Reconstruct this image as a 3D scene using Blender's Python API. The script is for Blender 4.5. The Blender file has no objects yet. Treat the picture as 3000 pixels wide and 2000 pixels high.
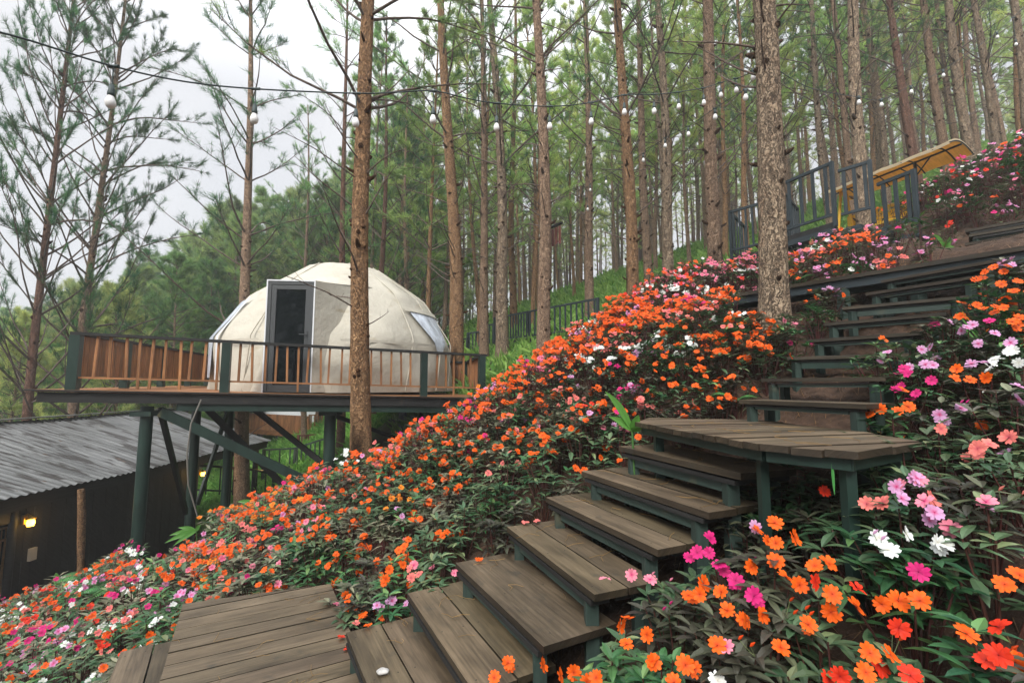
import bpy, math, random
import numpy as np
from mathutils import Vector, Matrix, Quaternion

R = math.radians
rnd = random.Random(7)
rng = np.random.default_rng(7)
sc = bpy.context.scene
col = sc.collection

# ------------------------------------------------------------------ camera
F = 1333.0            # focal length in photograph pixels (16 mm on a 36 mm sensor, 3000 px wide)
PITCH = R(5.5)
SP, CP = math.sin(PITCH), math.cos(PITCH)
cam_d = bpy.data.cameras.new("camera")
cam = bpy.data.objects.new("camera", cam_d)
col.objects.link(cam)
cam_d.sensor_width = 36.0
cam_d.lens = 16.0
cam_d.clip_start = 0.05
cam_d.clip_end = 2000
cam.location = (0, 0, 0)
cam.rotation_euler = (R(90) + PITCH, 0, 0)
sc.camera = cam

# ------------------------------------------------------------------ world, overcast
w = bpy.data.worlds.new("World")
sc.world = w
w.use_nodes = True
nt = w.node_tree
for n in list(nt.nodes): nt.nodes.remove(n)
wo = nt.nodes.new('ShaderNodeOutputWorld')
bg = nt.nodes.new('ShaderNodeBackground')
sky = nt.nodes.new('ShaderNodeTexSky')
sky.sky_type = 'NISHITA'
sky.sun_disc = False
sky.sun_elevation = R(40)
sky.sun_rotation = R(-150)
sky.air_density = 1.0
mixn = nt.nodes.new('ShaderNodeMix'); mixn.data_type = 'RGBA'
mixn.inputs[0].default_value = 0.90
tc = nt.nodes.new('ShaderNodeTexCoord')
nz = nt.nodes.new('ShaderNodeTexNoise'); nz.inputs['Scale'].default_value = 2.2
nz.inputs['Detail'].default_value = 5
cr = nt.nodes.new('ShaderNodeValToRGB')
cr.color_ramp.elements[0].position = 0.3; cr.color_ramp.elements[0].color = (6.6, 6.75, 7.2, 1)
cr.color_ramp.elements[1].position = 0.7; cr.color_ramp.elements[1].color = (8.2, 8.2, 8.4, 1)
nt.links.new(tc.outputs['Generated'], nz.inputs['Vector'])
nt.links.new(nz.outputs['Fac'], cr.inputs['Fac'])
nt.links.new(sky.outputs[0], mixn.inputs[6])
nt.links.new(cr.outputs[0], mixn.inputs[7])
# overcast sky: even up to forty degrees, brighter towards the zenith
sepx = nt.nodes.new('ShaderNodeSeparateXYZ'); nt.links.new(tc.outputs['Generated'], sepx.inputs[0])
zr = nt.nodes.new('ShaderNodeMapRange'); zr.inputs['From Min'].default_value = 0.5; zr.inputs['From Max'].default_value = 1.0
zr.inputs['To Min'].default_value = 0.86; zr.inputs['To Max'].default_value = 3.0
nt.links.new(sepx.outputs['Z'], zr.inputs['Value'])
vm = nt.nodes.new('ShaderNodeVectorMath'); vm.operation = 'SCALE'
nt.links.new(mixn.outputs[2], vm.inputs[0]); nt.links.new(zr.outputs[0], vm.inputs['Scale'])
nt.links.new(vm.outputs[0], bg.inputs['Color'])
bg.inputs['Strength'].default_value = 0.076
nt.links.new(bg.outputs[0], wo.inputs['Surface'])

sun_d = bpy.data.lights.new("sun", 'SUN')
sun_d.energy = 2.1
sun_d.angle = R(25)
sun_d.color = (1.0, 0.95, 0.87)
sun = bpy.data.objects.new("sun", sun_d)
col.objects.link(sun)
sun.rotation_euler = Vector((0.30, 0.85, -0.75)).to_track_quat('-Z', 'Y').to_euler()   # light travels away from the camera, from the upper left

sc.view_settings.view_transform = 'Standard'
sc.view_settings.look = 'None'
sc.view_settings.exposure = 0.95
sc.view_settings.gamma = 1.0
sc.cycles.max_bounces = 6
sc.cycles.diffuse_bounces = 3
sc.cycles.glossy_bounces = 3
sc.cycles.transmission_bounces = 4
sc.cycles.transparent_max_bounces = 6
sc.cycles.use_adaptive_sampling = True

# ------------------------------------------------------------------ photograph pixel -> place
def ray(px, py):
    u = (px - 1500) / F; v = (1000 - py) / F
    return Vector((u, CP - SP * v, SP + CP * v))
def Pd(px, py, d):
    r = ray(px, py); return r * (d / r.y)
def Pz(px, py, z):
    r = ray(px, py); return r * (z / r.z)
def proj(x, y, z):
    f = y * CP + z * SP; u = -y * SP + z * CP
    return 1500 + F * x / f, 1000 - F * u / f

# ------------------------------------------------------------------ object helpers
def tag(o, label=None, cat=None, group=None, kind=None):
    if label: o['label'] = label
    if cat: o['category'] = cat
    if group: o['group'] = group
    if kind: o['kind'] = kind
    return o
def empty(name, loc=(0, 0, 0), label=None, cat=None, group=None):
    o = bpy.data.objects.new(name, None); col.objects.link(o)
    o.location = loc; o.empty_display_size = 0.1
    return tag(o, label, cat, group)
def link_mesh(name, me, parent=None):
    o = bpy.data.objects.new(name, me); col.objects.link(o)
    if parent is not None: o.parent = parent
    return o

class G:
    """collects vertices and faces with a colour, a uv and a material slot each, and links them as ONE mesh"""
    def __init__(s):
        s.V = []; s.nv = 0; s.loops = []; s.sizes = []; s.cols = []; s.uvs = []; s.mi = []; s.sm = []
    def add(s, V, Fa, colr=(1, 1, 1), uv=None, mat=0, smooth=False):
        V = np.asarray(V, dtype=np.float64).reshape(-1, 3)
        Fa = np.asarray(Fa, dtype=np.int64)
        if Fa.ndim == 1: Fa = Fa[None]
        m, k = Fa.shape
        s.V.append(V); s.loops.append((Fa + s.nv).ravel()); s.sizes.append(np.full(m, k))
        c = np.asarray(colr, dtype=np.float32)
        if c.ndim == 1: c = np.broadcast_to(c, (m * k, 3))
        elif c.shape[0] == m and m * k != m: c = np.repeat(c, k, axis=0)
        elif c.shape[0] == len(V) and c.shape[0] != m * k: c = c[Fa.ravel()]
        s.cols.append(c)
        if uv is None: u = np.zeros((m * k, 2), dtype=np.float32)
        else:
            u = np.asarray(uv, dtype=np.float32)
            if u.shape[0] == len(V) and u.shape[0] != m * k: u = u[Fa.ravel()]
        s.uvs.append(u)
        s.mi.append(np.full(m, mat)); s.sm.append(np.full(m, smooth))
        s.nv += len(V)
    def addg(s, o, M=None, colmul=None):
        """append another collector, moved by the 4x4 matrix M"""
        V = np.concatenate(o.V)
        if M is not None:
            A = np.array(M); V = V @ A[:3, :3].T + A[:3, 3]
        base = s.nv
        s.V.append(V); s.loops.append(np.concatenate(o.loops) + base); s.sizes.append(np.concatenate(o.sizes))
        c = np.concatenate(o.cols)
        if colmul is not None: c = c * np.asarray(colmul, dtype=np.float32)
        s.cols.append(c); s.uvs.append(np.concatenate(o.uvs)); s.mi.append(np.concatenate(o.mi)); s.sm.append(np.concatenate(o.sm))
        s.nv += len(V)
    def mesh(s, name, mats):
        me = bpy.data.meshes.new(name)
        V = np.concatenate(s.V).astype(np.float32); L = np.concatenate(s.loops).astype(np.int32)
        S = np.concatenate(s.sizes).astype(np.int32)
        me.vertices.add(len(V)); me.vertices.foreach_set('co', V.ravel())
        me.loops.add(len(L)); me.loops.foreach_set('vertex_index', L)
        me.polygons.add(len(S))
        st = np.zeros(len(S), dtype=np.int32); st[1:] = np.cumsum(S)[:-1]
        me.polygons.foreach_set('loop_start', st)
        me.polygons.foreach_set('material_index', np.concatenate(s.mi).astype(np.int32))
        me.polygons.foreach_set('use_smooth', np.concatenate(s.sm).astype(bool))
        me.update(calc_edges=True)
        C = np.concatenate(s.cols); C4 = np.ones((len(C), 4), dtype=np.float32); C4[:, :3] = C
        a = me.color_attributes.new('col', 'FLOAT_COLOR', 'CORNER'); a.data.foreach_set('color', C4.ravel())
        uvl = me.uv_layers.new(name='uv'); uvl.data.foreach_set('uv', np.concatenate(s.uvs).astype(np.float32).ravel())
        for m in (mats if isinstance(mats, (list, tuple)) else [mats]): me.materials.append(m)
        return me
    def build(s, name, mats, parent=None):
        return link_mesh(name, s.mesh(name, mats), parent)

BOXF = np.array([[0, 1, 2, 3], [7, 6, 5, 4], [0, 4, 5, 1], [1, 5, 6, 2], [2, 6, 7, 3], [3, 7, 4, 0]])
def hexa(g, P8, colr=(1, 1, 1), mat=0, L=None, along=(0, 1)):
    """box from 8 corners (0-3 one end ring, 4-7 the other); uv u runs from ring to ring"""
    P8 = np.array([tuple(p) for p in P8])
    off = rng.random(2) * 50
    uv = []
    L = np.linalg.norm(P8[4:].mean(0) - P8[:4].mean(0))
    e1 = P8[1] - P8[0]; n1 = np.linalg.norm(e1) + 1e-9; e2 = P8[3] - P8[0]; n2 = np.linalg.norm(e2) + 1e-9
    for f in BOXF:
        for vi in f:
            u = L if vi >= 4 else 0
            k = vi % 4
            a = n1 if k in (1, 2) else 0; b = n2 if k in (2, 3) else 0
            uv.append((off[0] + u, off[1] + a + b))
    g.add(P8, BOXF[:, ::-1], colr, uv=np.array(uv).reshape(6, 4, 2)[:, ::-1].reshape(-1, 2), mat=mat)
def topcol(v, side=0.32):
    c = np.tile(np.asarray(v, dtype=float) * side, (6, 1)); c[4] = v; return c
def beam(g, A, B, w_, h_, colr=(1, 1, 1), up=(0, 0, 1), mat=0):
    A = Vector(A); B = Vector(B); d = (B - A).normalized(); up = Vector(up)
    if abs(d.dot(up)) > 0.99: up = Vector((0, 1, 0))
    s = d.cross(up).normalized(); t = s.cross(d).normalized()
    r = []
    for c in (A, B):
        r += [c - s * w_ / 2 - t * h_ / 2, c + s * w_ / 2 - t * h_ / 2, c + s * w_ / 2 + t * h_ / 2, c - s * w_ / 2 + t * h_ / 2]
    hexa(g, r, colr, mat)
def box(g, a, b, colr=(1, 1, 1), mat=0):
    x0, y0, z0 = a; x1, y1, z1 = b
    hexa(g, [(x0, y0, z0), (x0, y1, z0), (x0, y1, z1), (x0, y0, z1), (x1, y0, z0), (x1, y1, z0), (x1, y1, z1), (x1, y0, z1)], colr, mat)
def prism(g, top, th, colr=(1, 1, 1), mat=0, udir=(1, 0, 0), side=1.0):
    top = np.array([tuple(p) for p in top]); n = len(top)
    bot = top - np.array([0, 0, th]); V = np.concatenate([top, bot])
    u = np.array(udir); v = np.array([-u[1], u[0], 0]); off = rng.random(2) * 40
    uvv = np.stack([V @ u + off[0], V @ v + V[:, 2] + off[1]], 1)
    g.add(V, [list(range(n))], colr, uv=uvv[list(range(n))], mat=mat)
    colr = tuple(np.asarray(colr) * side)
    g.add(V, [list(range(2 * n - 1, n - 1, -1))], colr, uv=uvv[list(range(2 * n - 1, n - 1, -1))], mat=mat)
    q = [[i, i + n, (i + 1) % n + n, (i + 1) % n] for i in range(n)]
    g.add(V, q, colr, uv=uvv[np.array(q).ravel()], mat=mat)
def tube(g, pts, rad, n=8, colr=(1, 1, 1), mat=0, cap=True, smooth=True, jit=0.0):
    pts = np.array([tuple(p) for p in pts], dtype=float); m = len(pts)
    rad = np.broadcast_to(np.asarray(rad, dtype=float), (m,))
    d = np.gradient(pts, axis=0); d /= np.linalg.norm(d, axis=1)[:, None] + 1e-9
    ref = np.array([0, 0, 1.0]) if abs(d[0, 2]) < 0.9 else np.array([1.0, 0, 0])
    a = np.cross(d, ref); a /= np.linalg.norm(a, axis=1)[:, None] + 1e-9
    b = np.cross(d, a)
    th = np.arange(n) * 2 * math.pi / n
    rr = rad[:, None] * (1 + (rng.random((m, n)) - 0.5) * 2 * jit)
    V = pts[:, None, :] + rr[..., None] * (np.cos(th)[None, :, None] * a[:, None, :] + np.sin(th)[None, :, None] * b[:, None, :])
    V = V.reshape(-1, 3)
    seg = np.concatenate([[0], np.cumsum(np.linalg.norm(np.diff(pts, axis=0), axis=1))])
    i = np.arange(m - 1)[:, None]; j = np.arange(n)[None, :]
    j2 = (j + 1) % n
    Q = np.stack([i * n + j, i * n + j2, (i + 1) * n + j2, (i + 1) * n + j], -1).reshape(-1, 4)
    per = 2 * math.pi * rad.max()
    U = np.stack([np.broadcast_to(j / n * per, (m - 1, n)), np.broadcast_to((j + 1) / n * per, (m - 1, n)),
                  np.broadcast_to((j + 1) / n * per, (m - 1, n)), np.broadcast_to(j / n * per, (m - 1, n))], -1)
    W = np.stack([np.broadcast_to(seg[:-1, None], (m - 1, n)), np.broadcast_to(seg[:-1, None], (m - 1, n)),
                  np.broadcast_to(seg[1:, None], (m - 1, n)), np.broadcast_to(seg[1:, None], (m - 1, n))], -1)
    g.add(V, Q, colr, uv=np.stack([U, W], -1).reshape(-1, 2), mat=mat, smooth=smooth)
    if cap:
        g.add(V[:n], [list(range(n))[::-1]], colr, mat=mat); g.add(V[-n:], [list(range(n))], colr, mat=mat)
def lathe(g, prof, n=16, colr=(1, 1, 1), mat=0, smooth=True, c=(0, 0, 0)):
    prof = np.array(prof, dtype=float); m = len(prof); th = np.arange(n) * 2 * math.pi / n
    V = np.stack([prof[:, 0, None] * np.cos(th) + c[0], prof[:, 0, None] * np.sin(th) + c[1], np.broadcast_to(prof[:, 1, None], (m, n)) + c[2]], -1).reshape(-1, 3)
    i = np.arange(m - 1)[:, None]; j = np.arange(n)[None, :]; j2 = (j + 1) % n
    Q = np.stack([i * n + j, i * n + j2, (i + 1) * n + j2, (i + 1) * n + j], -1).reshape(-1, 4)
    g.add(V, Q, colr, mat=mat, smooth=smooth)

# ------------------------------------------------------------------ materials
MAT = {}
def material(name, base=(0.5, 0.5, 0.5), rough=0.7, attr=True, noise=None, bump=None, spec=0.3, metallic=0.0,
             transl=0.0, objrand=0.0, stain=None, hue=0.0, emit=None):
    """noise=(coords 'uv'|'obj', (sx,sy,sz), detail, lo, hi) multiplies the colour; stain=(scale, colour, threshold, width)"""
    m = bpy.data.materials.new(name); m.use_nodes = True
    t = m.node_tree; N = t.nodes; Lk = t.links
    p = N['Principled BSDF']
    p.inputs['Roughness'].default_value = rough
    p.inputs['Metallic'].default_value = metallic
    p.inputs['Specular IOR Level'].default_value = spec
    rgb = N.new('ShaderNodeRGB'); rgb.outputs[0].default_value = (*base, 1)
    cur = rgb.outputs[0]
    def mul(a, b, fac=1.0, mode='MULTIPLY'):
        x = N.new('ShaderNodeMix'); x.data_type = 'RGBA'; x.blend_type = mode
        if isinstance(fac, float): x.inputs[0].default_value = fac
        else: Lk.new(fac, x.inputs[0])
        Lk.new(a, x.inputs[6])
        if isinstance(b, tuple): x.inputs[7].default_value = b
        else: Lk.new(b, x.inputs[7])
        return x.outputs[2]
    tcn = N.new('ShaderNodeTexCoord')
    if attr:
        at = N.new('ShaderNodeAttribute'); at.attribute_name = 'col'
        cur = mul(cur, at.outputs['Color'])
    hgt = None
    def coords(kind, s):
        mp = N.new('ShaderNodeMapping'); mp.inputs['Scale'].default_value = s
        Lk.new(tcn.outputs['UV' if kind == 'uv' else 'Object'], mp.inputs['Vector'])
        return mp.outputs[0]
    if noise:
        for k, (kind, s, det, lo, hi) in enumerate(noise if isinstance(noise, list) else [noise]):
            n1 = N.new('ShaderNodeTexNoise'); n1.inputs['Scale'].default_value = 1; n1.inputs['Detail'].default_value = det
            n1.inputs['Roughness'].default_value = 0.65
            Lk.new(coords(kind, s), n1.inputs['Vector'])
            mr = N.new('ShaderNodeMapRange'); mr.inputs['From Min'].default_value = 0.3; mr.inputs['From Max'].default_value = 0.7
            mr.inputs['To Min'].default_value = lo; mr.inputs['To Max'].default_value = hi
            Lk.new(n1.outputs['Fac'], mr.inputs['Value'])
            cb = N.new('ShaderNodeCombineColor')
            for q in range(3): Lk.new(mr.outputs[0], cb.inputs[q])
            cur = mul(cur, cb.outputs[0])
            if k == 0: hgt = n1.outputs['Fac']
    if stain:
        for (kind, s, c2, thr, wd) in stain:
            n2 = N.new('ShaderNodeTexNoise'); n2.inputs['Scale'].default_value = 1; n2.inputs['Detail'].default_value = 6
            Lk.new(coords(kind, s), n2.inputs['Vector'])
            mr = N.new('ShaderNodeMapRange'); mr.inputs['From Min'].default_value = thr; mr.inputs['From Max'].default_value = thr + wd
            mr.clamp = True
            Lk.new(n2.outputs['Fac'], mr.inputs['Value'])
            cur = mul(cur, (*c2, 1), mr.outputs[0], 'MIX')
    if objrand or hue:
        oi = N.new('ShaderNodeObjectInfo')
        hs = N.new('ShaderNodeHueSaturation')
        a = N.new('ShaderNodeMapRange'); a.inputs['To Min'].default_value = 1 - objrand; a.inputs['To Max'].default_value = 1 + objrand
        Lk.new(oi.outputs['Random'], a.inputs['Value']); Lk.new(a.outputs[0], hs.inputs['Value'])
        mm = N.new('ShaderNodeMath'); mm.operation = 'MULTIPLY'; mm.inputs[1].default_value = 7.31
        fr = N.new('ShaderNodeMath'); fr.operation = 'FRACT'
        Lk.new(oi.outputs['Random'], mm.inputs[0]); Lk.new(mm.outputs[0], fr.inputs[0])
        b = N.new('ShaderNodeMapRange'); b.inputs['To Min'].default_value = 0.5 - hue; b.inputs['To Max'].default_value = 0.5 + hue
        Lk.new(fr.outputs[0], b.inputs['Value']); Lk.new(b.outputs[0], hs.inputs['Hue'])
        Lk.new(cur, hs.inputs['Color']); cur = hs.outputs[0]
    Lk.new(cur, p.inputs['Base Color'])
    if bump and hgt is not None:
        bp = N.new('ShaderNodeBump'); bp.inputs['Strength'].default_value = bump[0]; bp.inputs['Distance'].default_value = bump[1]
        Lk.new(hgt, bp.inputs['Height']); Lk.new(bp.outputs[0], p.inputs['Normal'])
    if transl:
        tr = N.new('ShaderNodeBsdfTranslucent'); Lk.new(cur, tr.inputs['Color'])
        ms = N.new('ShaderNodeMixShader'); ms.inputs[0].default_value = transl
        Lk.new(p.outputs[0], ms.inputs[1]); Lk.new(tr.outputs[0], ms.inputs[2])
        Lk.new(ms.outputs[0], N['Material Output'].inputs['Surface'])
    if emit:
        p.inputs['Emission Color'].default_value = (*emit[0], 1); p.inputs['Emission Strength'].default_value = emit[1]
    MAT[name] = m
    return m

material('tread_wood', (0.098, 0.075, 0.048), 0.5, noise=[('uv', (2.2, 55, 1), 6, 0.6, 1.3), ('uv', (1.3, 5.0, 1), 4, 0.45, 1.75)], bump=(0.6, 0.004), spec=0.35,
         stain=[('obj', (7, 7, 7), (0.03, 0.032, 0.028), 0.62, 0.2)])
material('frame_paint', (0.030, 0.050, 0.043), 0.55, noise=('uv', (3, 30, 1), 5, 0.65, 1.3), bump=(0.3, 0.003),
         stain=[('obj', (5, 5, 5), (0.075, 0.075, 0.05), 0.6, 0.15)])
material('green_paint', (0.014, 0.031, 0.025), 0.45, noise=('obj', (5, 5, 2), 5, 0.65, 1.35), bump=(0.15, 0.004),
         stain=[('obj', (6, 6, 1.2), (0.09, 0.085, 0.04), 0.66, 0.08)])
material('slate_paint', (0.025, 0.036, 0.043), 0.5, noise=('uv', (3, 30, 1), 5, 0.7, 1.3), bump=(0.2, 0.003))
material('black_timber', (0.016, 0.016, 0.016), 0.6, noise=('uv', (2, 40, 1), 5, 0.5, 1.6), bump=(0.3, 0.003),
         stain=[('obj', (3, 3, 3), (0.05, 0.04, 0.03), 0.66, 0.1)])
material('warm_wood', (0.30, 0.135, 0.055), 0.6, noise=[('uv', (2, 45, 1), 6, 0.55, 1.35), ('uv', (1.5, 4, 1), 3, 0.6, 1.3)], bump=(0.4, 0.003),
         stain=[('uv', (1.2, 14, 1), (0.05, 0.03, 0.02), 0.63, 0.08)])
material('canvas', (0.49, 0.465, 0.395), 0.85, noise=[('obj', (3, 3, 3), 6, 0.94, 1.05), ('obj', (0.9, 0.9, 2.5), 4, 0.93, 1.05)], bump=(0.7, 0.05),
         stain=[('obj', (2.5, 2.5, 6), (0.36, 0.31, 0.22), 0.60, 0.2)])
material('window_film', (0.62, 0.68, 0.78), 0.18, noise=('obj', (3.5, 3.5, 1.4), 4, 0.5, 1.35), bump=(0.9, 0.05), spec=0.7)
material('white_trim', (0.66, 0.69, 0.72), 0.5)
material('door_metal', (0.055, 0.06, 0.065), 0.35, spec=0.5)
material('soil', (0.060, 0.036, 0.024), 0.95, attr=True, noise=[('obj', (14, 14, 14), 8, 0.4, 1.6), ('obj', (0.8, 0.8, 0.8), 4, 0.6, 1.4)], bump=(0.9, 0.05))
material('roof_metal', (0.155, 0.158, 0.155), 0.36, noise=[('uv', (0.5, 9, 1), 6, 0.45, 1.45), ('obj', (0.6, 2, 2), 4, 0.7, 1.25)], spec=0.6, metallic=0.35,
         stain=[('obj', (1.3, 8, 1.3), (0.035, 0.03, 0.026), 0.52, 0.06), ('obj', (3, 9, 3), (0.08, 0.045, 0.025), 0.68, 0.02)])
material('shed_wall', (0.017, 0.016, 0.0155), 0.7, noise=('uv', (2, 30, 1), 5, 0.5, 1.7), bump=(0.4, 0.004))
material('rattan', (0.34, 0.19, 0.08), 0.6, noise=('obj', (20, 20, 20), 3, 0.6, 1.3))
material('bulb_glass', (0.80, 0.80, 0.80), 0.25, spec=0.5)
material('socket', (0.045, 0.065, 0.065), 0.5)
material('cable', (0.030, 0.045, 0.045), 0.5)
material('canopy_top', (0.74, 0.66, 0.48), 0.8, transl=0.5, noise=('obj', (4, 4, 4), 4, 0.9, 1.08))
material('canopy_lining', (0.75, 0.40, 0.09), 0.75, noise=[('uv', (1, 12, 1), 3, 0.8, 1.15), ('obj', (4, 4, 4), 4, 0.85, 1.1)], transl=0.5)
material('yellow_paint', (0.70, 0.42, 0.03), 0.5)
material('leaf', (1, 1, 1), 0.36, transl=0.16, objrand=0.28, hue=0.015, spec=0.35)
material('stem', (0.10, 0.05, 0.04), 0.6)
material('petal', (1, 1, 1), 0.55, transl=0.22, objrand=0.06, spec=0.2)
material('needles', (1, 1, 1), 0.55, transl=0.6, objrand=0.30, hue=0.03, spec=0.25)
material('broad_leaf', (0.10, 0.27, 0.05), 0.38, transl=0.3, noise=('uv', (3, 50, 1), 2, 0.8, 1.15))
material('lamp_glow', (1, 0.6, 0.1), 0.5, emit=((1.0, 0.55, 0.06), 6.0))
material('brass', (0.5, 0.3, 0.06), 0.4, metallic=0.7)
material('pale_plastic', (0.45, 0.42, 0.36), 0.5)
material('hose', (0.20, 0.19, 0.17), 0.5)
material('rust_wood', (0.13, 0.045, 0.035), 0.7, noise=('uv', (2, 30, 1), 5, 0.6, 1.4))
material('stone', (0.45, 0.44, 0.42), 0.8, noise=('obj', (30, 30, 30), 4, 0.6, 1.2))
material('grass_blade', (1, 1, 1), 0.5, transl=0.35, spec=0.2)
# dark glass of the tent door
def glass_mat():
    m = bpy.data.materials.new('door_glass'); m.use_nodes = True
    p = m.node_tree.nodes['Principled BSDF']
    p.inputs['Base Color'].default_value = (0.004, 0.006, 0.008, 1)
    p.inputs['Roughness'].default_value = 0.04; p.inputs['Specular IOR Level'].default_value = 0.28
    MAT['door_glass'] = m
glass_mat()
# pine bark: plates running up the trunk, dark fissures, ochre and grey patches
def bark_mat(name, c_dark, c_mid, c_hi, plate=(22, 7), strength=1.0, dist=0.03, obr=0.16):
    m = bpy.data.materials.new(name); m.use_nodes = True
    t = m.node_tree; N = t.nodes; Lk = t.links; p = N['Principled BSDF']
    p.inputs['Roughness'].default_value = 0.9; p.inputs['Specular IOR Level'].default_value = 0.12
    tcn = N.new('ShaderNodeTexCoord')
    dn = N.new('ShaderNodeTexNoise'); dn.inputs['Scale'].default_value = 9; dn.inputs['Detail'].default_value = 4
    Lk.new(tcn.outputs['Object'], dn.inputs['Vector'])
    va = N.new('ShaderNodeVectorMath'); va.operation = 'MULTIPLY_ADD'
    va.inputs[1].default_value = (0.16, 0.16, 0.22)
    Lk.new(dn.outputs['Color'], va.inputs[0]); Lk.new(tcn.outputs['Object'], va.inputs[2])
    mp = N.new('ShaderNodeMapping'); mp.inputs['Scale'].default_value = (plate[0], plate[0], plate[1])
    Lk.new(va.outputs[0], mp.inputs['Vector'])
    vo = N.new('ShaderNodeTexVoronoi'); vo.feature = 'DISTANCE_TO_EDGE'; vo.inputs['Scale'].default_value = 1
    Lk.new(mp.outputs[0], vo.inputs['Vector'])
    vc = N.new('ShaderNodeTexVoronoi'); vc.feature = 'F1'; vc.inputs['Scale'].default_value = 1
    Lk.new(mp.outputs[0], vc.inputs['Vector'])
    n1 = N.new('ShaderNodeTexNoise'); n1.inputs['Scale'].default_value = 34; n1.inputs['Detail'].default_value = 8; n1.inputs['Roughness'].default_value = 0.75
    Lk.new(tcn.outputs['Object'], n1.inputs['Vector'])
    n2 = N.new('ShaderNodeTexNoise'); n2.inputs['Scale'].default_value = 1.6; n2.inputs['Detail'].default_value = 6; n2.inputs['Roughness'].default_value = 0.7
    Lk.new(tcn.outputs['Object'], n2.inputs['Vector'])
    def crack(scl, lift):
        mpc = N.new('ShaderNodeMapping'); mpc.inputs['Scale'].default_value = scl; Lk.new(va.outputs[0], mpc.inputs['Vector'])
        nc = N.new('ShaderNodeTexNoise'); nc.inputs['Scale'].default_value = 1; nc.inputs['Detail'].default_value = 3; Lk.new(mpc.outputs[0], nc.inputs['Vector'])
        m1 = N.new('ShaderNodeMath'); m1.operation = 'SUBTRACT'; m1.inputs[1].default_value = 0.5; Lk.new(nc.outputs['Fac'], m1.inputs[0])
        m2 = N.new('ShaderNodeMath'); m2.operation = 'ABSOLUTE'; Lk.new(m1.outputs[0], m2.inputs[0])
        m3_ = N.new('ShaderNodeMath'); m3_.operation = 'MULTIPLY_ADD'; m3_.inputs[1].default_value = 13; m3_.inputs[2].default_value = lift; Lk.new(m2.outputs[0], m3_.inputs[0])
        return m3_.outputs[0]
    k1 = crack((plate[0] * 1.1, plate[0] * 1.1, plate[1] * 0.55), 0.0); k2 = crack((plate[0] * 0.7, plate[0] * 0.7, plate[1] * 2.6), 0.30)
    mn = N.new('ShaderNodeMath'); mn.operation = 'MINIMUM'; Lk.new(k1, mn.inputs[0]); Lk.new(k2, mn.inputs[1])
    e = N.new('ShaderNodeMapRange'); e.inputs['From Min'].default_value = -0.1; e.inputs['From Max'].default_value = 0.75
    Lk.new(mn.outputs[0], e.inputs['Value'])
    rp = N.new('ShaderNodeValToRGB')
    rp.color_ramp.elements[0].position = 0.25; rp.color_ramp.elements[0].color = (*c_mid, 1)
    rp.color_ramp.elements[1].position = 0.75; rp.color_ramp.elements[1].color = (*c_hi, 1)
    sx = N.new('ShaderNodeSeparateColor'); Lk.new(vc.outputs['Color'], sx.inputs[0])
    av = N.new('ShaderNodeMath'); av.operation = 'MULTIPLY_ADD'; av.inputs[1].default_value = 0.45
    Lk.new(sx.outputs[0], av.inputs[0])
    av2 = N.new('ShaderNodeMath'); av2.operation = 'MULTIPLY'; av2.inputs[1].default_value = 0.62; Lk.new(n1.outputs['Fac'], av2.inputs[0])
    Lk.new(av2.outputs[0], av.inputs[2]); Lk.new(av.outputs[0], rp.inputs['Fac'])
    mx = N.new('ShaderNodeMix'); mx.data_type = 'RGBA'; mx.inputs[6].default_value = (*c_dark, 1)
    Lk.new(e.outputs[0], mx.inputs[0]); Lk.new(rp.outputs[0], mx.inputs[7])
    # big blackened patches
    bl = N.new('ShaderNodeMapRange'); bl.inputs['From Min'].default_value = 0.56; bl.inputs['From Max'].default_value = 0.70
    Lk.new(n2.outputs['Fac'], bl.inputs['Value'])
    mx2 = N.new('ShaderNodeMix'); mx2.data_type = 'RGBA'; mx2.inputs[7].default_value = (c_dark[0] * 2.2, c_dark[1] * 2.0, c_dark[2] * 1.9, 1)
    sc_ = N.new('ShaderNodeMath'); sc_.operation = 'MULTIPLY'; sc_.inputs[1].default_value = 0.75
    Lk.new(bl.outputs[0], sc_.inputs[0]); Lk.new(sc_.outputs[0], mx2.inputs[0]); Lk.new(mx.outputs[2], mx2.inputs[6])
    at = N.new('ShaderNodeAttribute'); at.attribute_name = 'col'
    m3 = N.new('ShaderNodeMix'); m3.data_type = 'RGBA'; m3.blend_type = 'MULTIPLY'; m3.inputs[0].default_value = 1
    Lk.new(mx2.outputs[2], m3.inputs[6]); Lk.new(at.outputs['Color'], m3.inputs[7])
    oi = N.new('ShaderNodeObjectInfo'); hs = N.new('ShaderNodeHueSaturation')
    a = N.new('ShaderNodeMapRange'); a.inputs['To Min'].default_value = 1 - obr; a.inputs['To Max'].default_value = 1 + obr
    Lk.new(oi.outputs['Random'], a.inputs['Value']); Lk.new(a.outputs[0], hs.inputs['Value']); Lk.new(m3.outputs[2], hs.inputs['Color'])
    Lk.new(hs.outputs[0], p.inputs['Base Color'])
    hh = N.new('ShaderNodeMath'); hh.operation = 'MULTIPLY_ADD'; hh.inputs[1].default_value = 0.45
    Lk.new(n1.outputs['Fac'], hh.inputs[0]); Lk.new(e.outputs[0], hh.inputs[2])
    bp = N.new('ShaderNodeBump'); bp.inputs['Strength'].default_value = strength; bp.inputs['Distance'].default_value = dist
    Lk.new(hh.outputs[0], bp.inputs['Height']); Lk.new(bp.outputs[0], p.inputs['Normal'])
    MAT[name] = m
bark_mat('bark_ochre', (0.06, 0.038, 0.030), (0.30, 0.165, 0.085), (0.46, 0.28, 0.15), plate=(34, 13))
bark_mat('bark_grey', (0.05, 0.040, 0.036), (0.27, 0.19, 0.13), (0.44, 0.34, 0.24), plate=(27, 7.5), dist=0.04)
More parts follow.
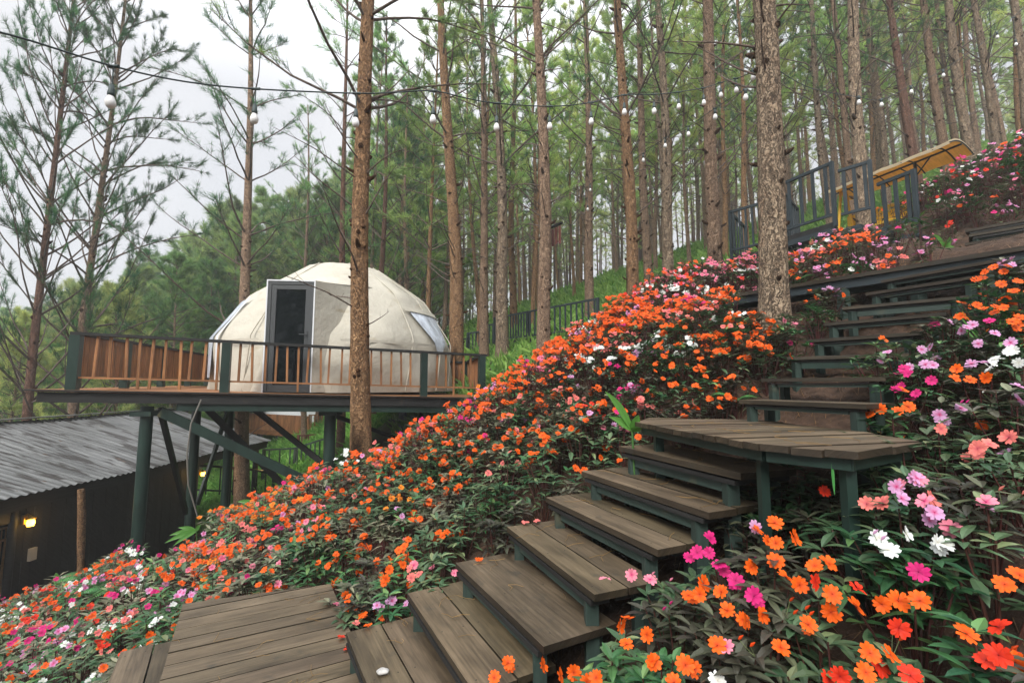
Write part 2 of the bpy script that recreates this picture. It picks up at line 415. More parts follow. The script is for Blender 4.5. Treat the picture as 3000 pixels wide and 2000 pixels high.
bark_mat('bark_brown', (0.06, 0.042, 0.034), (0.30, 0.195, 0.13), (0.46, 0.32, 0.22), plate=(34, 12))
bark_mat('bark_red', (0.05, 0.03, 0.026), (0.17, 0.09, 0.065), (0.30, 0.17, 0.12), plate=(34, 12))
bark_mat('branch_bark', (0.05, 0.04, 0.035), (0.12, 0.09, 0.075), (0.22, 0.17, 0.14), plate=(30, 12), strength=0.4)

# ------------------------------------------------------------------ terrain
TREADS = []      # (cx, cy, z) points along every step, filled below; the ground is cut away beneath them
def smooth(a, b, x):
    t = np.clip((x - a) / (b - a), 0, 1); return t * t * (3 - 2 * t)
def Hraw(x, y):
    x = np.asarray(x, dtype=float); y = np.asarray(y, dtype=float)
    xc = np.clip(x, -40, 22)
    g = 0.5 * (np.minimum(xc, 3) + 1) + 0.38 * np.clip(xc - 3, 0, 2.5) + 0.48 * np.clip(xc - 5.5, 0, 20)
    ye = np.where(y < 27, y, 27 - 0.12 * (y - 27))
    ye = np.clip(ye, -4, 40)
    P = -1.92 + g + 0.33 * (ye - 2.64)
    P = P - 0.11 * np.clip(y - 4.5, 0, 4) * smooth(2.6, 3.8, x)
    D = 1.25 + 1.3 * smooth(-3, -7, x)
    yc = np.interp(x, [-8, -5.2, -3.5, -2, -1, 0, 1, 2.8, 4], [6.9, 6.9, 6.2, 5.8, 5.8, 6.1, 6.8, 7.6, 7.4])
    P2 = P - D * smooth(yc, yc + 2.7, y)
    Qp = -2.75 + 0.27 * ye + 0.35 * np.clip(x, -40, 30)
    k2 = smooth(yc, yc + 2.6, y)
    P = P2 * (1 - k2) + np.minimum(P2, Qp) * k2
    fl = -4.35 - 0.02 * np.clip(y - 10, 0, 60)
    k = 0.5
    h = np.where(P - fl > 4, P, fl + k * np.log1p(np.exp(np.clip((P - fl) / k, -30, 30))))
    h = h + 0.24 * smooth(-0.7, 0.0, x) * smooth(2.3, 1.6, y) * smooth(-1.0, 0.2, y)
    h = h + 0.05 * np.sin(x * 2.3 + 1) * np.cos(y * 1.9) + 0.03 * np.sin(x * 5.1) * np.sin(y * 4.3 + 2)
    return h
def H(x, y):
    h = Hraw(x, y)
    for (cx, cy, z, r) in TREADS:
        d = np.hypot(np.asarray(x) - cx, np.asarray(y) - cy)
        h = np.minimum(h, z + 1.3 * np.maximum(0, d - r))
    return h
def hit(px, py, lift=0.0):
    r = ray(px, py); t = 0.8
    while t < 40:
        p = r * t
        if p.z < float(H(p.x, p.y)) + lift: return p
        t += 0.03
    return None

TREADS += [(5.2, 7.9, 2.05, 0.9), (5.8, 6.9, 1.85, 0.55), (4.6, 9.0, 2.1, 0.9)]      # level ground under the lookout deck
# ------------------------------------------------------------------ stairs and platforms
WOODV = lambda: tuple(np.array([1, 1, 1]) * (0.8 + 0.45 * rnd.random()) * np.array([1, 0.97 + 0.05 * rnd.random(), 0.95 + 0.08 * rnd.random()]))
def leg_to_ground(g, x, y, z, s=0.07, extra=0.12, colr=(1, 1, 1)):
    zb = min(float(H(x, y)), z - 0.1) - extra
    beam(g, (x, y, zb), (x, y, z), s, s, colr)
step_specs = []
def add_step(pl, pr, z, depth, label, apron='frame_paint', nplank=2, pl_d=None, pr_d=None, inset=0.10, over=0.0):
    A = Vector(pl); B = Vector(pr); A.z = B.z = z
    step_specs.append((A, B, z, depth, label, apron, nplank, inset))
    e = (B - A).normalized(); n = Vector((-e.y, e.x, 0))
    for t in (0.0, 0.25, 0.5, 0.75, 1.0):
        c = A.lerp(B, t) + n * depth * 0.5
        TREADS.append((c.x, c.y, z - (0.20 if depth > 0.3 else 0.15), 0.30))
def mk(px, py, z=None, d=None):
    return Pz(px, py, z) if z is not None else Pd(px, py, d)
# lower flight: seven treads seen from above (front-left and front-right corners of each)
def lower(pl, z, pr=None, L=1.0, dirv=None):
    A = Pz(pl[0], pl[1], z)
    if pr: B = Pz(pr[0], pr[1], z)
    else: B = A + Vector(dirv).normalized() * L
    return A, B
LOW = [((1015, 1850), -1.43, None, (0.50, -0.86, 0), 'lowest plank step at the foot of the flight, right of the slatted platform'),
       ((1195, 1735), -1.26, None, (0.47, -0.88, 0), 'second plank step from the slatted platform, scuffed brown with one long board gap'),
       ((1335, 1645), -1.09, (1590, 1885), None, 'third plank step from the slatted platform, broad single tread strewn with pine needles'),
       ((1485, 1540), -0.92, (1741, 1737), None, 'fourth plank step from the slatted platform, petals on its far end'),
       ((1600, 1455), -0.75, (1922, 1605), None, 'fifth plank step from the slatted platform, grey brown tread'),
       ((1705, 1377), -0.58, (2073, 1495), None, 'sixth plank step from the slatted platform, two worn tan boards'),
       ((1813, 1305), -0.41, (2165, 1383), None, 'highest plank step of the lower flight, just under the long landing')]
for i, (pl, z, pr, dv, lab) in enumerate(LOW):
    A, B = lower(pl, z, pr, 1.02, dv)
    add_step(A, B, z, 0.40 if i in (0, 1, 2) else 0.36, lab, nplank=1 if i == 2 else 2)
# upper flight (front-left pixel, depth; front-right pixel)
UP = [((2165, 1167), 3.10, (2530, 1189), 'first step above the long landing, thin dark tread on two short posts'),
      ((2231, 1106), 3.38, (2590, 1105), 'second step above the long landing, dark tread at eye level'),
      ((2303, 1043), 3.62, (2660, 1031), 'third step above the long landing, with a green board under its front edge'),
      ((2368, 993), 3.80, (2689, 970), 'fourth step above the long landing, black underside over bare soil'),
      ((2412, 944), 3.96, (2770, 912), 'fifth step above the long landing, between purple leaved plants'),
      ((2470, 897), 4.12, (2832, 863), 'sixth step above the long landing, with a grey green board under its front edge'),
      ((2537, 857), 4.26, (2863, 805), 'seventh step above the long landing, behind the orange flowers at the right'),
      ((2582, 819), 4.40, (2912, 758), 'eighth step above the long landing, right under the long upper walkway')]
apr = [None, None, 'green_paint', None, None, 'frame_paint', None, None]
for i, (pl, d, pr, lab) in enumerate(UP):
    A = Pd(pl[0], pl[1], d)
    r = ray(*pr)
    if i < 2: B = Pd(pr[0], pr[1], d - (0.72 if i == 0 else 0.62)); B.z = A.z
    else:
        B = r * (A.z / r.z)
    # keep treads about 0.75 to 1 m long even near eye level
    L = (B - A).length
    add_step(A, B, A.z, 0.25, lab, apron=apr[i], inset=0.06)
TOP = [((2827, 711), 5.15, (3080, 668), 'lowest of the three dark treads above the long upper walkway'),
       ((2838, 686), 5.42, (3100, 641), 'middle one of the three dark treads above the long upper walkway'),
       ((2830, 672), 5.70, (3110, 620), 'highest dark tread at the right edge, under the brown earth ledge')]
for i, (pl, d, pr, lab) in enumerate(TOP):
    A = Pd(pl[0], pl[1], d); r = ray(*pr); B = r * (A.z / r.z)
    add_step(A, B, A.z, 0.34, lab, apron=None, inset=0.06)
# step going down on the left of the lowest platform
A0 = Pz(353, 1909, -1.78); B0 = A0 + Vector((0.53, -0.85, 0)).normalized() * 1.0
add_step(A0, B0, -1.78, 0.36, 'half hidden plank step below the left edge of the slatted platform')

for (A, B, z, dep, lab, apron, npl, inset) in step_specs:
    e = (B - A).normalized(); n = Vector((-e.y, e.x, 0)); L = (B - A).length
    root = empty('wooden_step', (A + B) / 2 + n * dep / 2 - Vector((0, 0, 0.3)), lab, 'step', 'plank steps climbing the flower bank')
    def W(g, name, mt):
        o = g.build(name, mt, root); o.matrix_parent_inverse = Matrix.Translation(root.location).inverted(); return o
    gap = 0.009; bw = (dep - gap * (npl - 1)) / npl
    for k in range(npl):
        g = G(); a = A + n * (bw / 2 + k * (bw + gap)); b = B + n * (bw / 2 + k * (bw + gap))
        c = Vector((0, 0, 0.021 if dep > 0.3 else 0.018)); wob = Vector((0, 0, rnd.uniform(-0.003, 0.003)))
        v = WOODV()
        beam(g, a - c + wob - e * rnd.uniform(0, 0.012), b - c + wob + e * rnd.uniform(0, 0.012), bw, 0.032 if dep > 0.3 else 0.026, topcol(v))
        if dep > 0.3:
            for q in (0.07, 0.5, 0.93):
                for w2 in (-0.3, 0.3): sc_p = a.lerp(b, q) + n * bw * w2 + wob; lathe(g, [(0.0, 0.0008), (0.0042, 0.0006), (0.0045, -0.002)], 7, (0.25, 0.25, 0.27), c=(sc_p.x, sc_p.y, sc_p.z - 0.005 + 0.0002))
        W(g, 'plank', MAT['tread_wood'])
    zt = z - 0.046 if dep > 0.3 else z - 0.040
    g = G()
    for q in range(3):
        off = n * (0.05 + (dep - 0.10) * q / 2)
        uz = Vector((0, 0, 0.0565 if dep > 0.3 else 0.045)); beam(g, A + e * 0.03 + off - uz, B - e * 0.03 + off - uz, (dep - 0.03) / 3 - 0.012, 0.022 if dep > 0.3 else 0.010)
    W(g, 'underframe', MAT['black_timber']); zt -= 0.023 if dep > 0.3 else 0.011
    for s_, t_ in ((0, 0), (1, 0), (0, 1), (1, 1)):
        p = A.lerp(B, (inset / L) if s_ == 0 else 1 - inset / L) + n * (0.045 if t_ == 0 else dep - 0.045)
        g = G(); leg_to_ground(g, p.x, p.y, zt - 0.001, 0.06 if dep > 0.3 else 0.048)
        W(g, 'leg', MAT['frame_paint'])
    g = G()
    a = A + e * (inset + 0.036) + n * 0.045; b = B - e * (inset + 0.036) + n * 0.045
    hh = 0.05 if apron else 0.016
    beam(g, (a.x, a.y, zt - hh / 2 - 0.001), (b.x, b.y, zt - hh / 2 - 0.001), 0.03, hh)
    W(g, 'apron', MAT[apron or 'frame_paint'])

def clip_strip(poly, n, lo, hi):
    def half(P, n, c, keep):
        out = []
        for i in range(len(P)):
            a, b = P[i], P[(i + 1) % len(P)]
            da, db = (a.dot(n) - c) * keep, (b.dot(n) - c) * keep
            if da >= 0: out.append(a)
            if (da >= 0) != (db >= 0): out.append(a.lerp(b, da / (da - db)))
        return out
    P = half(poly, n, lo, 1)
    return half(P, n, hi, -1) if len(P) > 2 else []
def plank_deck(root_off, root, poly, along, bw, gap, th, mat, skipz=0.0):
    """boards of a platform: one mesh per board"""
    along = Vector(along).normalized(); n = Vector((-along.y, along.x, 0))
    lo = min(p.dot(n) for p in poly); hi = max(p.dot(n) for p in poly)
    t = lo
    while t < hi - 0.02:
        pc = clip_strip(poly, n, t, min(t + bw, hi))
        if len(pc) > 2:
            g = G(); dz = rnd.uniform(-0.003, 0.003)
            ar = sum((pc[i].x * pc[(i + 1) % len(pc)].y - pc[(i + 1) % len(pc)].x * pc[i].y) for i in range(len(pc)))
            if ar < 0: pc = pc[::-1]
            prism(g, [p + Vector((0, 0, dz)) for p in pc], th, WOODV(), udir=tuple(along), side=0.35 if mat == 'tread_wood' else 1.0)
            o = g.build('plank', MAT[mat], root); o.matrix_parent_inverse = Matrix.Translation(root.location).inverted()
        t += bw + gap
def child(g, name, mt, root):
    o = g.build(name, MAT[mt] if isinstance(mt, str) else mt, root)
    o.matrix_parent_inverse = root.matrix_basis.inverted() if root.parent is None else Matrix.Identity(4)
    return o

# lowest platform
zl = -1.60
pBL = Pz(536, 1768, zl); pBR = Vector((-1.47, 3.86, zl)); dv = Vector((0.50, -0.866, 0))
poly = [pBL, pBL + dv * 2.3, pBR + dv * 2.3, pBR]
root = empty('wooden_platform', (-1.6, 2.6, zl), 'low slatted wooden platform at the foot of the steps, strewn with pine needles', 'platform')
plank_deck(None, root, poly, (0.86, 0.46, 0), 0.135, 0.010, 0.04, 'tread_wood')
g = G()
for t in (0.06, 1.0, 2.2):
    beam(g, pBL + dv * t + Vector((0.05, 0.02, -0.085)), pBR + dv * t + Vector((-0.05, -0.02, -0.085)), 0.06, 0.08)
child(g, 'joist', 'frame_paint', root)
for (a, b) in ((pBL, pBL + dv * 2.3), (pBR + dv * 2.3, pBR), (pBR, pBL)):
    inn = (Vector((-1.3, 2.2, zl)) - (a + b) / 2).normalized() * 0.03
    g = G(); beam(g, a + inn + Vector((0, 0, -0.175)), b + inn + Vector((0, 0, -0.175)), 0.04, 0.09); child(g, 'fascia', 'frame_paint', root)
for p in (pBL, pBR, pBL + dv * 1.2, pBR + dv * 1.2):
    q = p + (Vector((-1.3, 2.4, zl)) - p).normalized() * 0.09
    g = G(); leg_to_ground(g, q.x, q.y, zl - 0.13, 0.075); child(g, 'leg', 'frame_paint', root)
for t in (0.2, 0.9, 1.6, 2.2):
    c = (pBL + pBR) / 2 + dv * t; TREADS.append((c.x, c.y, zl - 0.3, 0.62))
PLATS = [poly]

# long landing between the flights
zl = -0.24
pp = [Pz(1860, 1236, zl), Pz(2219, 1300, zl), Pz(2513, 1325, zl), Pz(2700, 1294, zl), Vector((1.83, 2.45, zl)), Vector((1.72, 3.22, zl)), Vector((1.02, 3.42, zl))]
for i in range(7):
    t = i / 6; c = Vector((0.95, 3.1, zl)).lerp(Vector((1.45, 1.85, zl)), t) + Vector((0.15, 0, 0)); TREADS.append((c.x, c.y, zl - 0.33, 0.5))
root = empty('wooden_platform', (1.4, 2.5, zl), 'long plank landing with green frame between the lower and the upper flight', 'platform')
plank_deck(None, root, pp, (0.97, 0.24, 0), 0.088, 0.008, 0.028, 'tread_wood')
g = G()
for i in range(3):
    a, b = pp[i], pp[i + 1]; e = (b - a).normalized(); n = Vector((-e.y, e.x, 0)) * 0.05
    beam(g, a + n + e * 0.02 + Vector((0, 0, -0.052)), b + n - e * 0.02 + Vector((0, 0, -0.052)), 0.035, 0.042)
child(g, 'apron', 'green_paint', root)
for q, s in ((pp[0] + Vector((0.12, -0.1, 0)), 0.05), (pp[1] + Vector((0.08, 0.12, 0)), 0.036), (pp[2] + Vector((0.03, 0.10, 0)), 0.040), (pp[3] + Vector((-0.1, 0.05, 0)), 0.05), (pp[5] + Vector((-0.1, -0.1, 0)), 0.06)):
    g = G(); leg_to_ground(g, q.x, q.y, zl - 0.075, s); child(g, 'leg', 'green_paint', root)
PLATS.append(pp)

# long upper walkway crossing the bank
zw = 1.15
wa = Pz(2098, 869, zw); wb = Pz(3040, 712, zw); wn = Vector((-(wb - wa).y, (wb - wa).x, 0)).normalized(); e = (wb - wa).normalized()
if wn.y < 0: wn = -wn
poly = [wa, wb, wb + wn * 0.60, wa + wn * 0.50]
for i in range(9):
    c = wa.lerp(wb, i / 8) + wn * 0.25; TREADS.append((c.x, c.y, zw - 0.3, 0.28)); c = wa.lerp(wb, i / 8) - wn * 0.35
    if i > 0: TREADS.append((c.x, c.y, zw - 0.52, 0.35))
root = empty('wooden_walkway', (wa + wb) / 2, 'long dark walkway with grey green edge beam, behind the largest trunk', 'walkway')
plank_deck(None, root, poly, tuple(e), 0.15, 0.01, 0.04, 'tread_wood')
g = G(); beam(g, wa + wn * 0.06 + Vector((0, 0, -0.09)), wb + wn * 0.06 + Vector((0, 0, -0.09)), 0.05, 0.085); child(g, 'edge_beam', 'slate_paint', root)
g = G(); beam(g, wa + wn * 0.44 + Vector((0, 0, -0.09)), wb + wn * 0.44 + Vector((0, 0, -0.09)), 0.05, 0.085); child(g, 'edge_beam', 'frame_paint', root)
for t in (0.02, 0.28, 0.5, 0.72, 0.93):
    q = wa.lerp(wb, t) + wn * 0.06; g = G(); leg_to_ground(g, q.x, q.y, zw - 0.135, 0.085); child(g, 'leg', 'frame_paint', root)
PLATS.append(poly)

# ------------------------------------------------------------------ ground sheet
def axis(lo, hi, fine_lo, fine_hi, step, grow=1.09):
    a = list(np.arange(fine_lo, fine_hi, step)); s = step; x = a[-1]
    while x < hi: s *= grow; x += s; a.append(x)
    s = step; x = a[0]; b = []
    while x > lo: s *= grow; x -= s; b.append(x)
    return np.array(b[::-1] + a)
gx = axis(-420, 420, -7, 9, 0.13); gy = axis(-60, 600, 0.5, 10, 0.13)
GX, GY = np.meshgrid(gx, gy)
GZ = H(GX, GY) + rng.normal(0, 0.008, GX.shape) * (np.abs(GX) < 12)
nx, ny = len(gx), len(gy)
i = np.arange(ny - 1)[:, None]; j = np.arange(nx - 1)[None, :]
Q = np.stack([i * nx + j, i * nx + j + 1, (i + 1) * nx + j + 1, (i + 1) * nx + j], -1).reshape(-1, 4)
g = G()
vx, vy = GX.ravel(), GY.ravel()
far = smooth(11, 15, vy - 0.2 * vx)[:, None]      # bare needle litter near, grass beyond the crest
left = (smooth(-4.5, -9, vx) * smooth(12, 16, vy))[:, None]
cc = np.ones((len(vx), 3)) * (1 - far) + np.array([0.9, 2.4, 0.9]) * far
g.add(np.stack([vx, vy, GZ.ravel()], 1), Q, cc, smooth=True)
tag(g.build('ground', MAT['soil']), kind='structure')

# ------------------------------------------------------------------ tent deck on posts
zd = lambda x: -0.06 - 0.0292 * (x + 7.0)
FL = Vector((-6.68, 6.92)); FR = Vector((-0.56, 9.30))
fe = (FR - FL).normalized(); fn = Vector((-fe.y, fe.x))
def fr(t, off=0.0, z=0.0):           # a point along the front edge of the deck, off metres behind it
    p = FL + fe * t + fn * off
    return Vector((p.x, p.y, zd(p.x) + z))
LF = (FR - FL).length
RL = Vector((-8.75, 13.2)); RR = Vector((-1.25, 12.7))
cFL = fr(-0.40, -0.03); cFR = fr(LF + 0.06, -0.03)
cRR = Vector((RR.x + 0.2, RR.y, zd(RR.x))); cRL = Vector((RL.x - 0.8, RL.y, zd(RL.x)))
deck = empty('raised_deck', (-4.2, 10, -0.2), 'raised timber deck on green steel posts, with a brown baluster railing, carrying the cream tent', 'deck')
al = Vector((fe.x, fe.y, zd(1) - zd(0) * 1.0)).normalized()
plank_deck(None, deck, [cFL, cFR, cRR, cRL], (fe.x, fe.y, 0), 0.30, 0.006, 0.035, 'warm_wood')
g = G(); beam(g, fr(-0.38, 0.03, -0.115), fr(LF + 0.04, 0.03, -0.115), 0.06, 0.15); child(g, 'fascia', 'black_timber', deck)
g = G(); beam(g, fr(-0.52, 0.0, -0.012), fr(LF + 0.10, 0.0, -0.012), 0.12, 0.022); child(g, 'edge_board', 'black_timber', deck)
g = G(); beam(g, fr(1.35, 0.12, -0.25), fr(LF - 0.15, 0.12, -0.25), 0.16, 0.115); child(g, 'girder', 'green_paint', deck)
for off in (2.6, 5.2):
    g = G(); beam(g, fr(0.1 - 0.05 * off, off, -0.17), fr(LF, off, -0.17), 0.12, 0.2); child(g, 'girder', 'black_timber', deck)
for t in (-0.25, 0.5, 1.4, 2.4, 3.4, 4.4, 5.4, 6.3):
    g = G(); a = fr(t, 0.08, -0.13); b = Vector((a.x - 1.3, 12.9, zd(a.x - 1.3) - 0.13)); beam(g, a, b, 0.06, 0.14); child(g, 'joist', 'black_timber', deck)
# steel posts and braces
def post(px, pyb, d, r, name='post', mt='green_paint', ztop=-0.25):
    p = Pd(px, pyb, d); g = G(); zb = float(H(p.x, p.y)) - 0.2
    top = Vector((p.x, p.y, zd(p.x) + ztop)); tube(g, [(p.x, p.y, zb), (p.x, p.y, (zb + top.z) / 2), top], r, 18)
    o = child(g, name, mt, deck); return p
p1 = post(415, 1420, 7.45, 0.088)
p2 = post(965, 1300, 8.75, 0.105)
p3 = post(570, 1300, 10.4, 0.092); p4 = post(668, 1300, 12.0, 0.092)
p5 = post(1180, 1200, 11.5, 0.10)
for p in (p1, p2):
    g = G(); box(g, (p.x - 0.17, p.y - 0.14, zd(p.x) - 0.40), (p.x + 0.17, p.y + 0.16, zd(p.x) - 0.325)); child(g, 'post_cap', 'green_paint', deck)
def brace(a, b, w_=0.12, h_=0.045, mt='green_paint', name='brace'):
    A = Pd(*a); B = Pd(*b); g = G(); d = (B - A).normalized(); beam(g, A, B, h_, w_, up=(0, 0, 1)); child(g, name, mt, deck)
brace((470, 1205, 7.45), (905, 1412, 8.35), 0.155)
brace((470, 1200, 7.5), (545, 1500, 9.6), 0.12, 0.06, 'black_timber')
brace((605, 1195, 8.6), (850, 1440, 9.4), 0.12, 0.06, 'black_timber')
brace((735, 1190, 9.0), (948, 1358, 8.95), 0.10, 0.05, 'black_timber')
brace((672, 1190, 11.6), (578, 1478, 10.6), 0.11, 0.05, 'green_paint')
brace((960, 1210, 8.8), (1180, 1290, 10.5), 0.08, 0.05, 'black_timber')
g = G(); tube(g, [Pd(*q) for q in ((590, 1170, 7.35), (560, 1240, 7.33), (548, 1330, 7.36), (552, 1420, 7.5), (580, 1515, 7.7))], 0.012, 8); child(g, 'hose', 'hose', deck)

# railing as one part of the deck, its posts, rails and balusters beneath it
def railing_part(parent, a, b, posts, nbal, hgt, top_mt, post_mt, bal_mt, bal_w, post_w, low=0.19, wide_top=0.13, rand=0.0, seed=0, panel=False):
    """railing from point a to b (deck level points); returns the railing part"""
    a = Vector(a); b = Vector(b); e = (b - a).normalized(); L = (b - a).length; up = Vector((0, 0, 1))
    g = G(); beam(g, a + up * hgt - e * 0.06, b + up * hgt + e * 0.06, wide_top, 0.045)
    rail = child(g, 'railing', top_mt, parent)
    def sub(g, n, m):
        return g.build(n, MAT[m], rail)
    g = G(); beam(g, a + up * low, b + up * low, 0.035, 0.03); sub(g, 'rail', bal_mt)
    for t in posts:
        g = G(); p = a.lerp(b, t); beam(g, p + up * -0.0, p + up * (hgt - 0.024), post_w, post_w, up=tuple(e)); sub(g, 'post', post_mt)
    if panel:
        nb = int(L / 0.125)
        for k in range(nb):
            g = G(); p = a.lerp(b, (k + 0.5) / nb); g2 = rnd.uniform(-0.01, 0.01)
            beam(g, p + up * (low + 0.018 + 0 * g2), p + up * (hgt - 0.024), 0.117, 0.018, tuple(np.array(WOODV()) * rnd.uniform(0.55, 1.35)), up=(-e.y, e.x, 0)); sub(g, 'board', bal_mt)
    ts = sorted(list(posts) + [0.0, 1.0])
    for k in range(nbal):
        t = (k + 0.5) / nbal
        if min(abs(t - q) for q in posts) * L < post_w * 0.8: continue
        g = G(); p = a.lerp(b, t) + e * rnd.uniform(-rand, rand); tilt = rnd.uniform(-rand, rand)
        z0 = low - 0.16 if rnd.random() < 0.08 and rand else low + 0.016
        beam(g, p + up * z0 + e * tilt, p + up * (hgt - 0.024), bal_w * rnd.uniform(0.85, 1.15), bal_w * 0.8, WOODV(), up=tuple(e)); sub(g, 'baluster', bal_mt)
    return rail
pt = [0.0, 0.305, 0.813, 0.993]
railing_part(deck, fr(0, 0.05), fr(LF, 0.05), pt, 37, 0.86, 'black_timber', 'green_paint', 'warm_wood', 0.042, 0.13, rand=0.02)
a = fr(0.0, 0.15); b = Vector((RL.x, RL.y - 0.1, zd(RL.x)))
railing_part(deck, a, b, [0.24, 0.5, 0.76, 1.0], 0, 0.86, 'black_timber', 'green_paint', 'warm_wood', 0.045, 0.12, panel=True)
c = Vector((RR.x, RR.y - 0.1, zd(RR.x)))
railing_part(deck, b, c, [0.3, 0.6, 1.0], 0, 0.86, 'black_timber', 'green_paint', 'warm_wood', 0.045, 0.12, panel=True)
railing_part(deck, c, fr(LF, 0.2), [0.02], 12, 0.86, 'black_timber', 'green_paint', 'warm_wood', 0.042, 0.12)

# ------------------------------------------------------------------ dome tent
TC = Vector((-4.2, 11.2)); tz = zd(TC.x)
tent = empty('dome_tent', (TC.x, TC.y, tz), 'large cream canvas dome tent with a dark glass door on the raised timber deck', 'tent')
rings = [(0.0, 2.74), (1.12, 2.76), (2.18, 2.06), (3.0, 0.85)]
def rz(z):
    zs = [q[0] for q in rings] + [3.06]; rs = [q[1] for q in rings] + [0.0]
    return float(np.interp(z, zs, rs))
import bmesh
def dome_mesh():
    n = 9; V = []; Fs = []
    for k, (z, r) in enumerate(rings):
        for j in range(n):
            a = 2 * math.pi * (j + 0.5 * (k % 2)) / n + 0.13
            V.append((TC.x + r * math.cos(a), TC.y + r * math.sin(a), tz + z))
    for k in range(len(rings) - 1):
        for j in range(n):
            j2 = (j + 1) % n
            A, B, C, D = k * n + j, k * n + j2, (k + 1) * n + j, (k + 1) * n + j2
            if k % 2 == 0: Fs += [(A, B, C), (B, D, C)]
            else: Fs += [(A, D, C), (A, B, D)]
    V.append((TC.x, TC.y, tz + 3.07)); ap = len(V) - 1
    k = (len(rings) - 1) * n
    for j in range(n): Fs.append((k + j, k + (j + 1) % n, ap))
    bm = bmesh.new(); vs = [bm.verts.new(v) for v in V]
    for f in Fs: bm.faces.new([vs[i] for i in f])
    bm.normal_update()
    bmesh.ops.subdivide_edges(bm, edges=bm.edges[:], cuts=7, use_grid_fill=True)
    for _ in range(1):
        bmesh.ops.smooth_vert(bm, verts=[v for v in bm.verts if v.co.z > tz + 0.02], factor=0.5, use_axis_x=True, use_axis_y=True, use_axis_z=True)
    for v in bm.verts:            # cloth: loose folds near the hem
        h = v.co.z - tz; a = math.atan2(v.co.y - TC.y, v.co.x - TC.x)
        k = 0.022 * math.sin(a * 46 + 2 * math.sin(h * 5)) * max(0, 0.55 - h) + 0.008 * math.sin(a * 23 + h * 6) + 0.006 * math.sin(a * 61 - h * 9)
        v.co.x += math.cos(a) * k; v.co.y += math.sin(a) * k
    me = bpy.data.meshes.new('canvas'); bm.to_mesh(me); bm.free()
    for p in me.polygons: p.use_smooth = True
    at_ = me.color_attributes.new('col', 'FLOAT_COLOR', 'CORNER')
    at_.data.foreach_set('color', np.ones(len(at_.data) * 4, dtype=np.float32))
    me.materials.append(MAT['canvas'])
    return me
cv = link_mesh('canvas', dome_mesh(), tent); cv.matrix_parent_inverse = tent.matrix_basis.inverted()
def patch(a0, a1, z0, z1, na, nz_, off, shape=None):
    g = G(); V = []
    for i in range(nz_ + 1):
        for j in range(na + 1):
            s = j / na; t = i / nz_
            if shape: s = shape(s, t)
            a = R(a0 + (a1 - a0) * s); z = z0 + (z1 - z0) * t
            r = rz(z) * 0.985 + off
            V.append((TC.x + r * math.cos(a), TC.y + r * math.sin(a), tz + z))
    Q = [[i * (na + 1) + j, i * (na + 1) + j + 1, (i + 1) * (na + 1) + j + 1, (i + 1) * (na + 1) + j] for i in range(nz_) for j in range(na)]
    g.add(V, Q, smooth=True); return g
child(patch(198, 231, 0.30, 1.95, 10, 10, 0.025, lambda s, t: 0.5 + (s - 0.5) * (0.55 + 0.45 * t)), 'window', 'window_film', tent)
child(patch(231, 233, 0.25, 2.0, 2, 10, 0.03), 'window_seam', 'white_trim', tent)
child(patch(-34, -6, 0.85, 1.78, 8, 8, 0.03, lambda s, t: 0.5 + (s - 0.5) * (0.15 + 0.85 * t)), 'window', 'window_film', tent)
child(patch(-37, -4, 1.76, 1.86, 8, 3, 0.06), 'window_flap', 'canvas', tent)
# sewn seams running up the shell from hem to crown, and the poles pressing through
for a_ in (250, 296, 318, 338, 352, 20):
    g = G(); pts_ = [(TC.x + (rz(z) * 0.985 + 0.002) * math.cos(R(a_ + 4 * math.sin(z))), TC.y + (rz(z) * 0.985 + 0.002) * math.sin(R(a_ + 4 * math.sin(z))), tz + z) for z in np.linspace(0.02, 2.98, 26)]
    tube(g, pts_, 0.014, 6, cap=False); child(g, 'seam', 'canvas', tent)
# horizontal seams (sewn bands) on the cloth
for zz in (0.98,):
    child(patch(236, 258, zz, zz + 0.05, 12, 1, 0.018), 'seam', 'canvas', tent)
    child(patch(290, 350, zz, zz + 0.05, 20, 1, 0.018), 'seam', 'canvas', tent)
# door
dl = Pd(770, 1146, 8.33); dr_ = Pd(908, 1148, 8.42)
dz0 = zd(-4.1) + 0.012; dz1 = dz0 + 2.07
e = Vector((dr_.x - dl.x, dr_.y - dl.y, 0)); DW = e.length; e.normalize(); nn = Vector((e.y, -e.x, 0))
def dp(s, z, out=0.0): return Vector((dl.x, dl.y, 0)) + e * s + nn * out + Vector((0, 0, z))
def dbox(g, s0, s1, z0, z1, o0, o1):
    hexa(g, [dp(s0, z0, o0), dp(s0, z0, o1), dp(s0, z1, o1), dp(s0, z1, o0), dp(s1, z0, o0), dp(s1, z0, o1), dp(s1, z1, o1), dp(s1, z1, o0)])
g = G()
dbox(g, -0.024, 0.0, dz0, dz1 + 0.024, -0.10, 0.012); dbox(g, DW, DW + 0.024, dz0, dz1 + 0.024, -0.10, 0.012); dbox(g, 0.0, DW, dz1, dz1 + 0.024, -0.10, 0.012)
child(g, 'door_trim', 'white_trim', tent)
g = G()
dbox(g, 0.001, 0.06, dz0, dz1 - 0.001, -0.06, 0.0); dbox(g, DW - 0.06, DW - 0.001, dz0, dz1 - 0.001, -0.06, 0.0); dbox(g, 0.06, DW - 0.06, dz1 - 0.06, dz1 - 0.001, -0.06, 0.0)
child(g, 'door_frame', 'door_metal', tent)
g = G()
a0, a1, b0, b1 = 0.064, DW - 0.064, dz0 + 0.01, dz1 - 0.064
dbox(g, a0, a0 + 0.085, b0, b1, -0.05, -0.012); dbox(g, a1 - 0.085, a1, b0, b1, -0.05, -0.012)
dbox(g, a0 + 0.085, a1 - 0.085, b1 - 0.085, b1, -0.05, -0.012); dbox(g, a0 + 0.085, a1 - 0.085, b0, b0 + 0.13, -0.05, -0.012)
